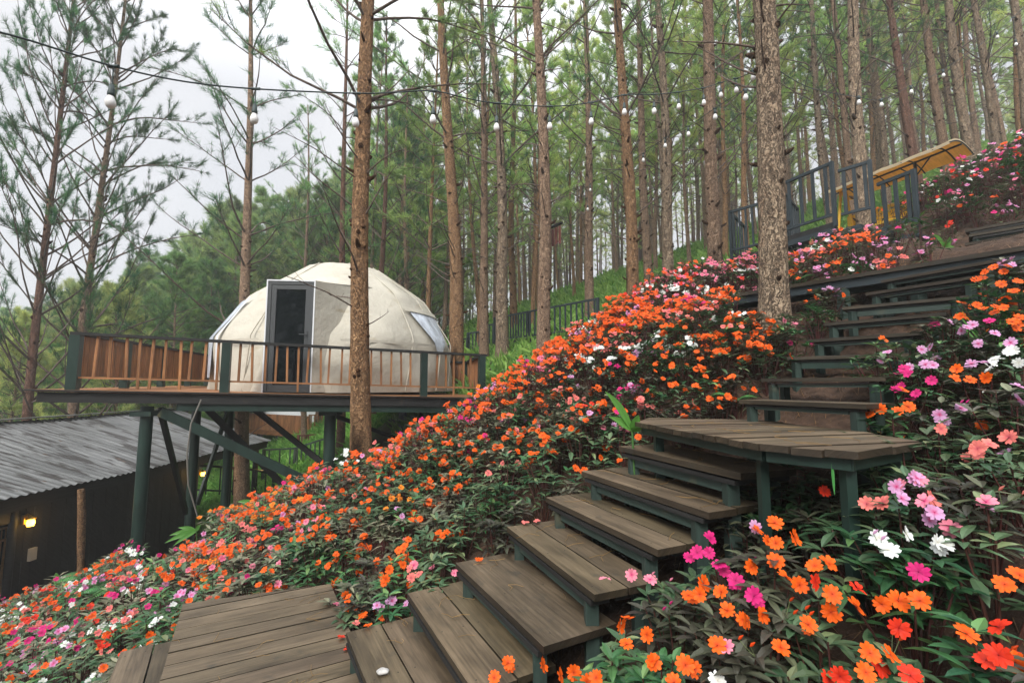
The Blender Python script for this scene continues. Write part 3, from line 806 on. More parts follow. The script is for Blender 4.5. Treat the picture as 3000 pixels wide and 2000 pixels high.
door = child(g, 'door', 'door_metal', tent)
g = G(); dbox(g, a0 + 0.085, a1 - 0.085, b0 + 0.13, b1 - 0.085, -0.036, -0.030)
g.build('glass', MAT['door_glass'], door)
g = G(); dbox(g, a1 - 0.065, a1 - 0.03, dz0 + 0.92, dz0 + 1.14, -0.012, -0.002)
tube(g, [dp(a1 - 0.048, dz0 + 1.07, 0.0), dp(a1 - 0.048, dz0 + 1.07, 0.04), dp(a1 - 0.16, dz0 + 1.07, 0.045)], 0.010, 8)
g.build('handle', MAT['door_metal'], door)
# cloth porch between the door frame and the dome
g = G(); f_ = [dp(-0.024, dz0, 0.004), dp(-0.024, dz1 + 0.024, 0.004), dp(DW + 0.024, dz1 + 0.024, 0.004), dp(DW + 0.024, dz0, 0.004)]
b_ = [dp(-0.5, dz0, -0.5), dp(-0.35, dz1 + 0.20, -1.3), dp(DW + 1.0, dz1 + 0.22, -1.6), dp(DW + 1.2, dz0, -0.9)]
V = []; NS = 8
for q in range(3):
    for t in range(NS + 1):
        s = t / NS; V0 = f_[q].lerp(f_[q + 1], s); V1 = b_[q].lerp(b_[q + 1], s)
        for u in range(7):
            k = u / 6; p = V0.lerp(V1, k); sag = 0.035 * math.sin(k * math.pi) * math.sin(s * 9 + q * 2 + k * 3)
            V.append(p + nn * sag + Vector((0, 0, sag * 0.5)))
for q in range(3):
    base = q * (NS + 1) * 7
    Q = [[base + t * 7 + u, base + t * 7 + u + 1, base + (t + 1) * 7 + u + 1, base + (t + 1) * 7 + u] for t in range(NS) for u in range(6)]
    if q == 0: VV = np.array([tuple(v) for v in V]); g.add(VV, Q, smooth=True)
    else: g.add(VV, Q, smooth=True)
child(g, 'porch_cloth', 'canvas', tent)

# ------------------------------------------------------------------ shed with corrugated roof on the left
shed = empty('shed', (-10.5, 10, -4.2), 'dark plank shed below the deck with a long wet corrugated metal roof', 'shed')
XE, ZE, XR, ZR = -8.55, -1.93, -12.1, -0.86
g = G()
y0, y1 = 3.0, 16.4; ny_ = int((y1 - y0) / 0.038)
ys = np.linspace(y0, y1, ny_ + 1); nxr = 16
V = []; U = []
for i, y in enumerate(ys):
    wv = 0.017 * math.sin(y * 2 * math.pi / 0.15)
    for k in range(nxr + 1):
        t = k / nxr; x = XE + (XR - XE) * t; z = ZE + (ZR - ZE) * t + wv + 0.02 * math.sin(t * 5 + y)
        V.append((x + 0.015 * math.sin(y * 7), y, z)); U.append((t * 3.7, y))
V = np.array(V); U = np.array(U)
i = np.arange(ny_)[:, None]; j = np.arange(nxr)[None]
Q = np.stack([i * (nxr + 1) + j, (i + 1) * (nxr + 1) + j, (i + 1) * (nxr + 1) + j + 1, i * (nxr + 1) + j + 1], -1).reshape(-1, 4)
g.add(V, Q, uv=U[Q.ravel()], smooth=True); 

roof = child(g, 'roof', 'roof_metal', shed)
g = G(); beam(g, (XR, y0, ZR + 0.045), (XR, y1 + 0.05, ZR + 0.045), 0.34, 0.02); g.build('ridge_cap', MAT['roof_metal'], roof)
g = G(); beam(g, (XE - 0.14, y0, ZE - 0.14), (XE - 0.14, y1 - 0.02, ZE - 0.14), 0.05, 0.24); beam(g, (XE - 0.1, y1 - 0.05, ZE - 0.13), (XR, y1 - 0.05, ZR - 0.13), 0.05, 0.2); child(g, 'fascia', 'shed_wall', shed)
xw = XE - 0.32
g = G(); y = 8.42
while y < 12.9:
    bw = 0.15; box(g, (xw - 0.03, y, -4.6), (xw + 0.004 * (int(y * 7) % 2), y + bw - 0.008, ZE - 0.27), WOODV()); y += bw
child(g, 'wall', 'shed_wall', shed)
g = G(); box(g, (xw - 0.05, 3.0, -2.42), (xw - 0.01, 8.34, ZE - 0.28)); box(g, (xw - 0.05, 3.0, -4.6), (xw - 0.01, 8.34, -3.95)); child(g, 'wall', 'shed_wall', shed)
for (yy, rr) in ((8.38, 0.06), (13.0, 0.12), (14.6, 0.10), (16.1, 0.09)):
    g = G(); tube(g, [(xw - 0.02, yy, -4.7), (xw - 0.02, yy, -3.2), (xw - 0.02, yy, ZE - 0.25)], rr, 10); child(g, 'post', 'black_timber', shed)
g = G(); box(g, (XR + 0.1, 3.0, -4.6), (XR + 0.2, 13.0, ZR - 0.06)); child(g, 'wall', 'shed_wall', shed)
g = G(); box(g, (XR + 0.2, 3.0, -4.32), (xw - 0.06, 16.2, -4.24)); child(g, 'floor', 'warm_wood', shed)
g = G(); tube(g, [Pd(*q) for q in ((238, 1432, 8.62), (240, 1500, 8.64), (238, 1590, 8.65), (236, 1660, 8.6), (224, 1760, 8.5))], [0.055, 0.065, 0.06, 0.05, 0.07], 10, jit=0.08); child(g, 'prop_log', 'bark_ochre', shed)
g = G(); q = Pz(86, 1622, -3.12); box(g, (xw + 0.006, 8.66, -3.2), (xw + 0.06, 8.78, -2.98)); child(g, 'switch_box', 'pale_plastic', shed)
# wall lantern, lit
def lantern(x, y, z, lab, s=1.0):
    r_ = empty('wall_lantern', (x, y, z), lab, 'lamp')
    g = G(); box(g, (-0.07, -0.03, 0.06), (-0.02, 0.03, 0.22)); tube(g, [(-0.05, 0, 0.2), (0.0, 0, 0.24), (0.07, 0, 0.2)], 0.012, 8); lathe(g, [(0.0, 0.21), (0.075, 0.165), (0.075, 0.155), (0.0, 0.165)], 10, c=(0.07, 0, 0)); g.build('bracket', MAT['brass'], r_)
    g = G(); lathe(g, [(0.0, 0.02), (0.05, 0.03), (0.062, 0.09), (0.045, 0.15), (0.0, 0.155)], 12, c=(0.07, 0, 0)); g.build('lamp_glass', MAT['lamp_glow'], r_)
    r_.scale = (s, s, s)
    l = bpy.data.lights.new('lantern_light', 'POINT'); l.energy = 3; l.color = (1, 0.6, 0.2); l.shadow_soft_size = 0.06
    lo = bpy.data.objects.new('lantern_light', l); col.objects.link(lo); lo.parent = r_; lo.location = (0.2, 0, 0.09)
lantern(xw + 0.08, 8.52, -2.56, 'lit yellow wall lantern on the dark plank wall of the shed')
lantern(xw + 0.15, 13.05, -2.55, 'small lit yellow lamp on the shed post right behind the crossing braces', 0.9)
lantern(-8.8, 16.2, -2.62, 'small lit yellow lamp hanging under the far tip of the corrugated roof', 0.9)
# rattan chairs inside
def rattan(x, y, lab):
    r_ = empty('rattan_chair', (x, y, -4.24), lab, 'chair', None)
    g = G()
    for k in range(15):
        t = k / 14; a = math.pi * (0.12 + 0.76 * t)
        pts = [(0.32 * math.cos(a), -0.02 + 0.06 * math.sin(a) * s, 0.42 + s * (0.45 + 0.22 * math.sin(a))) for s in (0, 0.35, 0.7, 1)]
        tube(g, pts, 0.011, 5)
    tube(g, [(0.33 * math.cos(R(10 + 16 * k)), 0.03, 0.9 + 0.22 * math.sin(R(10 + 16 * k))) for k in range(11)], 0.022, 8); g.build('backrest', MAT['rattan'], r_)
    g = G(); lathe(g, [(0, 0.40), (0.34, 0.40), (0.36, 0.43), (0.34, 0.46), (0, 0.45)], 18, c=(0, -0.24, 0)); g.build('seat', MAT['rattan'], r_)
    for (sx, sy) in ((-1, 0), (1, 0), (-1, -1), (1, -1)):
        g = G(); tube(g, [(0.27 * sx, 0.0 + sy * 0.46, 0.0), (0.25 * sx, sy * 0.42, 0.41)], 0.02, 8); g.build('leg', MAT['rattan'], r_)
    r_.rotation_euler.z = R(35); r_.scale = (1.15, 1.15, 1.15)
rattan(-9.72, 9.05, 'rattan chair with an arched slatted back seen through the opening of the shed')
rattan(-10.5, 9.85, 'second rattan chair, deeper inside the shed, behind the first one')

# ------------------------------------------------------------------ free railings, walkway in the middle
def part_rail(parent, a, b, hgt, nb, mt, tw=0.05, bw=0.05, low=0.10, endposts=(True, True), pdown=0.0, pw=0.07):
    a = Vector(a); b = Vector(b); e = (b - a).normalized(); up = Vector((0, 0, 1))
    g = G(); beam(g, a + up * hgt, b + up * hgt, tw, 0.05); rl = child(g, 'railing', mt, parent)
    def sub(g, n):
        return g.build(n, MAT[mt], rl)
    g = G(); beam(g, a + up * low, b + up * low, 0.04, 0.045); sub(g, 'rail')
    for k in range(nb):
        t = (k + 0.5) / nb; p = a.lerp(b, t)
        g = G(); beam(g, p + up * (low + 0.024), p + up * (hgt - 0.026), bw, 0.03, up=(-e.y, e.x, 0)); sub(g, 'baluster')
    for q, on in zip((a, b), endposts):
        if on: g = G(); beam(g, q - up * pdown, q + up * (hgt + 0.03), pw, pw, up=tuple(e)); sub(g, 'post')
mw = empty('wooden_walkway', (0.8, 14, 1.5), 'distant black railed walkway with steps, behind the tent deck', 'walkway')
wA = Pd(1449, 1002, 15.5); wB = Pd(1752, 950, 12.0); wM = wA.lerp(wB, 0.38); wB.z = wA.z = wM.z = (wA.z + wB.z) / 2
up = Vector((0, 0, 1))
part_rail(mw, wA - up * 0.1, wM - up * 0.1, 0.86, 13, 'slate_paint', bw=0.04, pdown=0.1)
part_rail(mw, wM - up * 0.1, wB - up * 0.1, 0.86, 13, 'slate_paint', bw=0.045, pdown=0.1)
prev = wA - up * 0.1
sd = (wA - wB); sd.z = 0; sd.normalize()
for k in range(5):
    a = prev - up * 0.19; b = a + sd * 0.72 + Vector((-0.05, 0, 0))
    part_rail(mw, b, a, 0.84, 4, 'slate_paint', bw=0.04, pdown=0.12)
    g = G(); bk = Vector((-sd.y, sd.x, 0)); bk = bk if bk.y > 0 else -bk
    beam(g, a + bk * 0.5 + sd * 0.02 - up * 0.02, a + bk * 0.5 + sd * 0.40 - up * 0.02, 1.0, 0.04); child(g, 'tread', 'black_timber', mw)
    prev = b
g = G(); bk = Vector((-sd.y, sd.x, 0)); bk = bk if bk.y > 0 else -bk
beam(g, wA + bk * 0.5 - up * 0.14, wB + bk * 0.5 - up * 0.14, 1.1, 0.10); child(g, 'floor', 'black_timber', mw)
for t in (0.0, 0.3, 0.62, 0.95):
    q = wA.lerp(wB, t) + bk * 0.05; g = G(); zb = float(H(q.x, q.y)) - 0.2; beam(g, (q.x, q.y, min(zb, q.z - 0.5)), (q.x, q.y, q.z - 0.19), 0.08, 0.08); child(g, 'post', 'slate_paint', mw)

# lookout deck with stepped railing at the upper right
ld = empty('lookout_deck', (5.2, 8.2, 2.8), 'small slate painted deck with stepped railings on posts at the upper right', 'deck')
A1 = Pd(2301, 668, 8.3); A2 = Pd(2446, 636, 7.5); A2.z = A1.z = 2.80
B2 = Pd(2561, 654, 7.1); C2 = Pd(2691, 686, 6.55)
L1 = Pd(2140, 680, 9.6); L1.z = 2.80; L2 = Pd(2255, 655, 9.0); L2.z = 2.8
part_rail(ld, A1, A2, 1.0, 4, 'slate_paint', bw=0.05, pdown=0.12, pw=0.055)
a = A2.copy(); a.z = B2.z + 0.05; b = B2.copy(); b.z += 0.05
part_rail(ld, a + (b - a).normalized() * 0.09, b, 0.98, 3, 'slate_paint', bw=0.05, low=0.22, endposts=(False, True), pdown=0.05, pw=0.055)
a = b.copy(); a.z = C2.z + 0.02; b = C2.copy(); b.z += 0.02
part_rail(ld, a + (b - a).normalized() * 0.09, b, 0.95, 3, 'slate_paint', bw=0.05, low=0.22, endposts=(False, True), pdown=0.05, pw=0.055)
bk = Vector((0.65, 0.75, 0)).normalized()
BL = L1 + bk * 1.5; BA = A1 + bk * 1.6
part_rail(ld, L1, L2, 0.95, 6, 'slate_paint', bw=0.035, pdown=0.1, pw=0.05)
part_rail(ld, L1, L1 + bk * 1.3, 0.95, 6, 'slate_paint', bw=0.035, pw=0.05, endposts=(False, True), pdown=0.1)
part_rail(ld, A1 + Vector((0.02, 0.12, 0)), A1 + bk * 1.5, 0.95, 8, 'slate_paint', bw=0.035, pw=0.05, endposts=(False, True), pdown=0.1)
g = G(); d_ = [A1, A2, A2 + bk * 1.7, A1 + bk * 1.7]
prism(g, [p - up * 0.03 for p in d_], 0.10); child(g, 'floor', 'black_timber', ld)
g = G(); d_ = [L1, L2 + Vector((0.35, -0.3, 0)), A1 + bk * 1.75 , L1 + bk * 1.7]
prism(g, [p - up * 0.036 for p in [L1, L2, L2 + bk * 1.6, L1 + bk * 1.6]], 0.10); child(g, 'floor', 'black_timber', ld)
g = G(); beam(g, A1 - up * 0.18, A2 - up * 0.18, 0.06, 0.10); beam(g, A1 + bk * 0.04 - up * 0.18, A1 + bk * 1.6 - up * 0.18, 0.06, 0.10); child(g, 'girder', 'slate_paint', ld)
for q in (A1 + Vector((0.12, 0.02, 0)), L1 + Vector((0.15, 0.05, 0)), A2 + bk * 1.2, Pd(2522, 700, 7.25)):
    g = G(); zb = float(H(q.x, q.y)) - 0.2; zt = 2.62 if q.z > 2.7 else q.z
    beam(g, (q.x, q.y, min(zb, zt - 0.75)), (q.x, q.y, zt), 0.075, 0.075); child(g, 'post', 'slate_paint', ld)
for k, (zz, t) in enumerate(((2.60, 0.18), (2.42, 0.5), (2.24, 0.85))):
    p = A2.lerp(C2, t); e2 = (C2 - A2); e2.z = 0; e2.normalize(); n2 = Vector((-e2.y, e2.x, 0)); n2 = n2 if n2.x > 0 else -n2
    g = G(); beam(g, Vector((p.x, p.y, zz)) + n2 * 0.03, Vector((p.x, p.y, zz)) + n2 * 0.95, 0.30, 0.045, WOODV()); child(g, 'tread', 'slate_paint', ld)
    g = G(); q = Vector((p.x, p.y, zz)) + n2 * 0.05; beam(g, q - e2 * 0.17 - up * 0.05, q + e2 * 0.17 - up * 0.05, 0.05, 0.06); beam(g, q - e2 * 0.15 - up * 0.4, q - e2 * 0.15 - up * 0.08, 0.05, 0.05); child(g, 'bracket', 'slate_paint', ld)

# garden swing with a yellow lined canopy
sw = empty('garden_swing', (7.6, 9.8, 3.6), 'garden swing seat under a cream canopy with ochre lining and a yellow frame', 'swing seat')
zc = 4.72
cA = Pz(2414, 556, zc); cB = Pz(2781, 403, zc); cC = Pz(2852, 452, zc - 0.12); wd = cC - cB; wd.z = 0; cD = cA + wd
NA, NB = 18, 12; V = []; U = []
for i in range(NA + 1):
    for j in range(NB + 1):
        s = i / NA; t = j / NB
        p = cA.lerp(cB, s) + wd * t
        p.z = zc - 0.16 + 0.20 * math.sin(math.pi * (0.14 + 0.78 * t)) - 0.02 * abs(math.sin(s * math.pi * 4))
        V.append(tuple(p)); U.append((t * 1.2, s * 3.0))
V = np.array(V); U = np.array(U)
Q = np.array([[i * (NB + 1) + j, i * (NB + 1) + j + 1, (i + 1) * (NB + 1) + j + 1, (i + 1) * (NB + 1) + j] for i in range(NA) for j in range(NB)])
g = G(); g.add(V + np.array([0, 0, 0.02]), Q, smooth=True)
ed = [i * (NB + 1) for i in range(NA + 1)]
val = np.concatenate([V[ed] + [0, 0, 0.02], V[ed] - [0, 0, 0.045]]); m_ = NA + 1
g.add(val, [[k, k + 1, k + 1 + m_, k + m_] for k in range(NA)])
ed = [NA * (NB + 1) + j for j in range(NB + 1)]
val = np.concatenate([V[ed] + [0, 0, 0.02], V[ed] - [0, 0, 0.04]]); m_ = NB + 1
g.add(val, [[k, k + 1, k + 1 + m_, k + m_] for k in range(NB)])
child(g, 'canopy', 'canopy_top', sw)
g = G(); g.add(V, Q[:, ::-1], uv=U[Q[:, ::-1].ravel()], smooth=True); child(g, 'canopy_lining', 'canopy_lining', sw)
for s in (0.12, 0.38, 0.64, 0.88, 1.0):
    i = int(round(s * NA)); g = G(); tube(g, V[i * (NB + 1):(i + 1) * (NB + 1)] - [0, 0, 0.02], 0.014, 6); child(g, 'canopy_rib', 'slate_paint', sw)
mid = cA.lerp(cB, 0.68) + wd * 0.5; zt = zc + 0.0
g = G(); tube(g, [(mid.x, mid.y, 2.6), (mid.x, mid.y, zt)], 0.03, 10)
for dx in (-1, 1):
    dd = (cB - cA).normalized(); tube(g, [(mid.x, mid.y, zt - 0.32), tuple(Vector((mid.x, mid.y, zt)) + dd * 0.3 * dx)], 0.014, 6)
child(g, 'post', 'slate_paint', sw)
m2 = cA.lerp(cB, 0.07) + wd * 0.5
for dx in (-0.28, 0.28):
    g = G(); tube(g, [(m2.x + dx, m2.y, 2.9), (m2.x + dx * 0.2, m2.y, zt - 0.03)], 0.032, 10); child(g, 'leg', 'yellow_paint', sw)
g = G(); tube(g, [cA + wd * 0.5 - up * 0.02, cB + wd * 0.5 - up * 0.02], 0.022, 8); child(g, 'ridge_tube', 'slate_paint', sw)
g = G(); q = cA.lerp(cB, 0.16) + wd * 0.5; beam(g, (q.x - 0.1, q.y + 0.3, 3.6), (q.x + 0.45, q.y - 0.9, 3.6), 0.45, 0.05); beam(g, (q.x + 0.1, q.y + 0.35, 3.9), (q.x + 0.65, q.y - 0.8, 3.9), 0.05, 0.4); child(g, 'seat', 'yellow_paint', sw)

# hanging plank sign by the trunk (no writing can be read on it)
a = Pd(1594, 676, 10.1); b = Pd(1646, 652, 9.6)
sg = empty('hanging_board', tuple((a + b) / 2), 'small hanging board of dark red weathered slats fixed to a tree trunk', 'board')
g = G(); beam(g, a, b, 0.07, 0.035); child(g, 'rod', 'black_timber', sg)
for k in range(5):
    t = 0.12 + k * 0.19; p = a.lerp(b, t); g = G(); hh = 0.40 + rnd.uniform(-0.05, 0.06)
    if k == 3: hh -= 0.0
    beam(g, p - up * 0.05, p - up * (0.05 + hh), 0.012, 0.075, WOODV(), up=tuple((b - a).normalized())); child(g, 'slat', 'rust_wood', sg)

# ------------------------------------------------------------------ far decks and fences seen below the tent deck
fd = empty('raised_deck', (-12.5, 24, -2.3), 'far brown timber deck with board railing glimpsed under the tent deck', 'deck')
q0 = Pd(725, 1225, 25); q1 = Pd(905, 1252, 22.5); q2 = Pd(1000, 1250, 23.5); q0.z = q1.z = q2.z = -2.35
prs = [q0, q1, q2, q2 + Vector((0, 5, 0)), q0 + Vector((0, 5, 0))]
g = G(); prism(g, prs, 0.22, udir=(1, 0, 0)); child(g, 'floor', 'warm_wood', fd)
g = G(); n_ = 26
for k in range(n_):
    p = q0.lerp(q1, (k + 0.5) / n_); beam(g, p + up * 0.02, p + up * 0.85, 0.16, 0.03, WOODV(), up=(0.3, -1, 0))
child(g, 'board_panel', 'warm_wood', fd)
part_rail(fd, q1, q2, 0.9, 9, 'warm_wood', bw=0.06)
for q in (q0, q1, q2, q0.lerp(q1, 0.5)):
    g = G(); zb = float(H(q.x, q.y)) - 0.2; tube(g, [(q.x, q.y + 0.15, zb - 0.4), (q.x, q.y + 0.15, -2.56)], 0.09, 8); child(g, 'post', 'green_paint', fd)
g = G(); A = q0 + Vector((0.5, 0.2, -0.3)); beam(g, A, A + Vector((2.2, -0.9, -1.6)), 0.08, 0.1); A = q1 + Vector((-0.2, 0.2, -0.3)); beam(g, A, A + Vector((-1.9, 0.8, -1.6)), 0.08, 0.1); child(g, 'brace', 'green_paint', fd)
ft = empty('dome_tent', (-11.6, 26, -2.3), 'far white tent standing on the distant brown deck', 'tent')
g = G(); lathe(g, [(2.3, 0), (2.25, 0.9), (1.9, 1.7), (1.2, 2.3), (0.3, 2.6), (0, 2.62)], 14, c=(-11.6, 26.2, -2.34)); child(g, 'canvas', 'white_trim', ft)
def fence(pts, hgt, sp, lab, mt, lab_cat='fence', bw=0.05):
    f_ = empty('fence', tuple(pts[0]), lab, 'fence')
    for a, b in zip(pts[:-1], pts[1:]):
        g = G(); beam(g, a + up * hgt, b + up * hgt, 0.06, 0.06); child(g, 'rail', mt, f_)
        g = G(); beam(g, a + up * 0.12, b + up * 0.12, 0.05, 0.05); child(g, 'rail', mt, f_)
        n_ = max(2, int((b - a).length / sp))
        for k in range(n_):
            p = a.lerp(b, (k + 0.5) / n_); g = G(); beam(g, p + up * 0.0, p + up * (hgt - 0.03), bw, 0.03, WOODV()); child(g, 'picket', mt, f_)
    for p in pts:
        g = G(); beam(g, p - up * 1.2, p + up * (hgt + 0.04), 0.09, 0.09); child(g, 'post', mt, f_)
fence([Pd(770, 1395, 17.0), Pd(862, 1388, 17.5), Pd(955, 1362, 16.5)], 0.95, 0.26, 'dark picket fence on the lawn below the shed roof tip, seen under the deck', 'frame_paint')
fence([Pd(872, 1345, 20.0), Pd(965, 1335, 21.0)], 1.0, 0.25, 'rusty brown upper picket fence left of the right hand steel post', 'rust_wood')
fence([Pd(1085, 1262, 19.0), Pd(1180, 1262, 18.0), Pd(1275, 1235, 16.0)], 0.95, 0.16, 'black picket fence behind the ferns, right of the orange barked trunk', 'black_timber')
fence([Pd(540, 1445, 14.0), Pd(700, 1450, 15.0), Pd(800, 1462, 15.5)], 0.85, 0.35, 'green tube rail with thin pickets at the lawn edge behind the deck posts', 'green_paint', bw=0.03)

# ------------------------------------------------------------------ string lights
def bulb_chain(lab, pts, bulbs, drop=0.10, crad=0.006, size=0.062):
    """pts: (px,py,depth) along the cable; bulbs: (px,py,depth) of each bulb's middle"""
    r_ = empty('string_lights', tuple(Pd(*pts[len(pts) // 2])), lab, 'string lights')
    P = [Pd(*p) for p in pts]; fine = []
    for i in range(len(P) - 1):
        p0 = P[max(i - 1, 0)]; p1 = P[i]; p2 = P[i + 1]; p3 = P[min(i + 2, len(P) - 1)]
        for s in range(6):
            t = s / 6; fine.append(0.5 * ((2 * p1) + (p2 - p0) * t + (2 * p0 - 5 * p1 + 4 * p2 - p3) * t * t + (3 * p1 - p0 - 3 * p2 + p3) * t ** 3))
    fine.append(P[-1])
    g = G(); tube(g, fine, crad, 6); child(g, 'cable', 'cable', r_)
    for (px, py, d) in bulbs:
        b = Pd(px, py, d); q = min(fine, key=lambda v: abs(proj(*v)[0] - px) + 0.15 * abs(v.y - d))
        top = Vector((q.x, q.y, q.z))
        s = size / 0.062
        bl = Vector((q.x, q.y, b.z)); 
        g = G(); z_s = bl.z + 0.075 * s
        tube(g, [top, Vector((q.x, q.y, z_s + 0.05 * s))], 0.004 * s, 6); tube(g, [top + Vector((-0.035, 0, 0)), top + Vector((0.035, 0, 0))], 0.011, 8)
        lathe(g, [(0.0, 0.055), (0.014, 0.05), (0.018, 0.01), (0.022, -0.01), (0.0195, -0.03), (0.0, -0.03)], 12, c=(q.x, q.y, z_s)) if s == 1 else lathe(g, [(0.0, 0.055 * s), (0.018 * s, 0.04 * s), (0.022 * s, -0.03 * s), (0, -0.03 * s)], 8, c=(q.x, q.y, z_s))
        child(g, 'socket', 'socket', r_)
        g = G(); lathe(g, np.array([(0.0185, 0.0), (0.021, -0.012), (0.030, -0.035), (0.0315, -0.052), (0.026, -0.070), (0.014, -0.082), (0.0, -0.085)]) * s, 14, c=(q.x, q.y, z_s - 0.028 * s)); child(g, 'bulb', 'bulb_glass', r_)
D1 = [(-60, 80, 2.3), (90, 120, 2.5), (333, 195, 2.85), (545, 240, 3.2), (750, 261, 3.5), (1045, 274, 3.75), (1160, 271, 3.95), (1270, 267, 4.1), (1370, 289, 4.35), (1455, 303, 4.5), (1610, 312, 4.85), (1731, 301, 5.15), (1828, 279, 5.45), (1915, 277, 5.75), (1987, 270, 6.1), (2060, 258, 6.4), (2110, 243, 6.55), (2180, 222, 5.9), (2250, 180, 5.2)]
Bm = [(331, 302, 2.85), (755, 350, 3.5), (1048, 361, 3.75), (1274, 352, 4.1), (1455, 375, 4.5), (1618, 372, 4.85), (1738, 358, 5.15), (1830, 330, 5.45), (1921, 327, 5.75), (1989, 314, 6.1), (2057, 302, 6.4), (2110, 286, 6.6), (2156, 272, 6.2), (2200, 250, 5.8), (2235, 237, 5.4)]
bulb_chain('long dark cable of white bulbs strung from the upper left to the largest trunk', D1, Bm)
D2 = [(2183, 262, 6.5), (2094, 318, 7.5), (2016, 370, 8.5), (1948, 405, 9.5), (1884, 450, 10.5), (1830, 484, 11.5), (1775, 517, 12.5), (1729, 540, 13.5), (1680, 600, 15.0), (1650, 660, 16)]
bulb_chain('string of small white bulbs sloping down from the big trunk into the forest', D2, [(2183, 287, 6.5), (2094, 344, 7.5), (2016, 394, 8.5), (1948, 428, 9.5), (1884, 470, 10.5), (1830, 502, 11.5), (1775, 534, 12.5), (1729, 557, 13.5), (1722, 640, 14.5)], size=0.075)
D3 = [(2250, 190, 4.9), (2269, 200, 5.2), (2380, 260, 6.5), (2515, 285, 8.0), (2581, 292, 8.6), (2668, 252, 9.2), (2762, 205, 9.8), (2920, 95, 10.5), (3040, -20, 11)]
bulb_chain('string of white bulbs sagging between trunks at the upper right', D3, [(2269, 217, 5.2), (2515, 301, 8.0), (2581, 308, 8.6), (2668, 270, 9.2), (2762, 222, 9.8), (2920, 110, 10.5), (2961, 140, 10.8)], size=0.07)

# ------------------------------------------------------------------ pines
def needle_tufts(g, P, D, n, length, width, c0, c1, spread=0.9):
    """P (k,3) tuft bases, D (k,3) directions; n thin needles each"""
    k = len(P)
    if k == 0: return
    D = D / (np.linalg.norm(D, axis=1)[:, None] + 1e-9)
    base = np.repeat(P, n, 0) + rng.normal(0, length * 0.10, (k * n, 3)) - np.repeat(D, n, 0) * (rng.random((k * n, 1)) * length * 0.45)
    d = np.repeat(D, n, 0) + rng.normal(0, spread * 0.55, (k * n, 3)); d /= np.linalg.norm(d, axis=1)[:, None]
    s = np.cross(d, rng.normal(0, 1, (k * n, 3))); s /= np.linalg.norm(s, axis=1)[:, None] + 1e-9
    L = length * (0.7 + 0.5 * rng.random((k * n, 1))); tip = base + d * L
    tip[:, 2] -= 0.10 * L[:, 0]
    V = np.stack([base - s * width / 2, base + s * width / 2, tip], 1).reshape(-1, 3)
    Fa = np.arange(len(V)).reshape(-1, 3)
    t = np.repeat(rng.random((k, 1)), n, 0); c = np.array(c0) * (1 - t) + np.array(c1) * t
    c = c * (0.8 + 0.4 * rng.random((k * n, 1)))
    g.add(V, Fa, np.repeat(c, 3, 0))
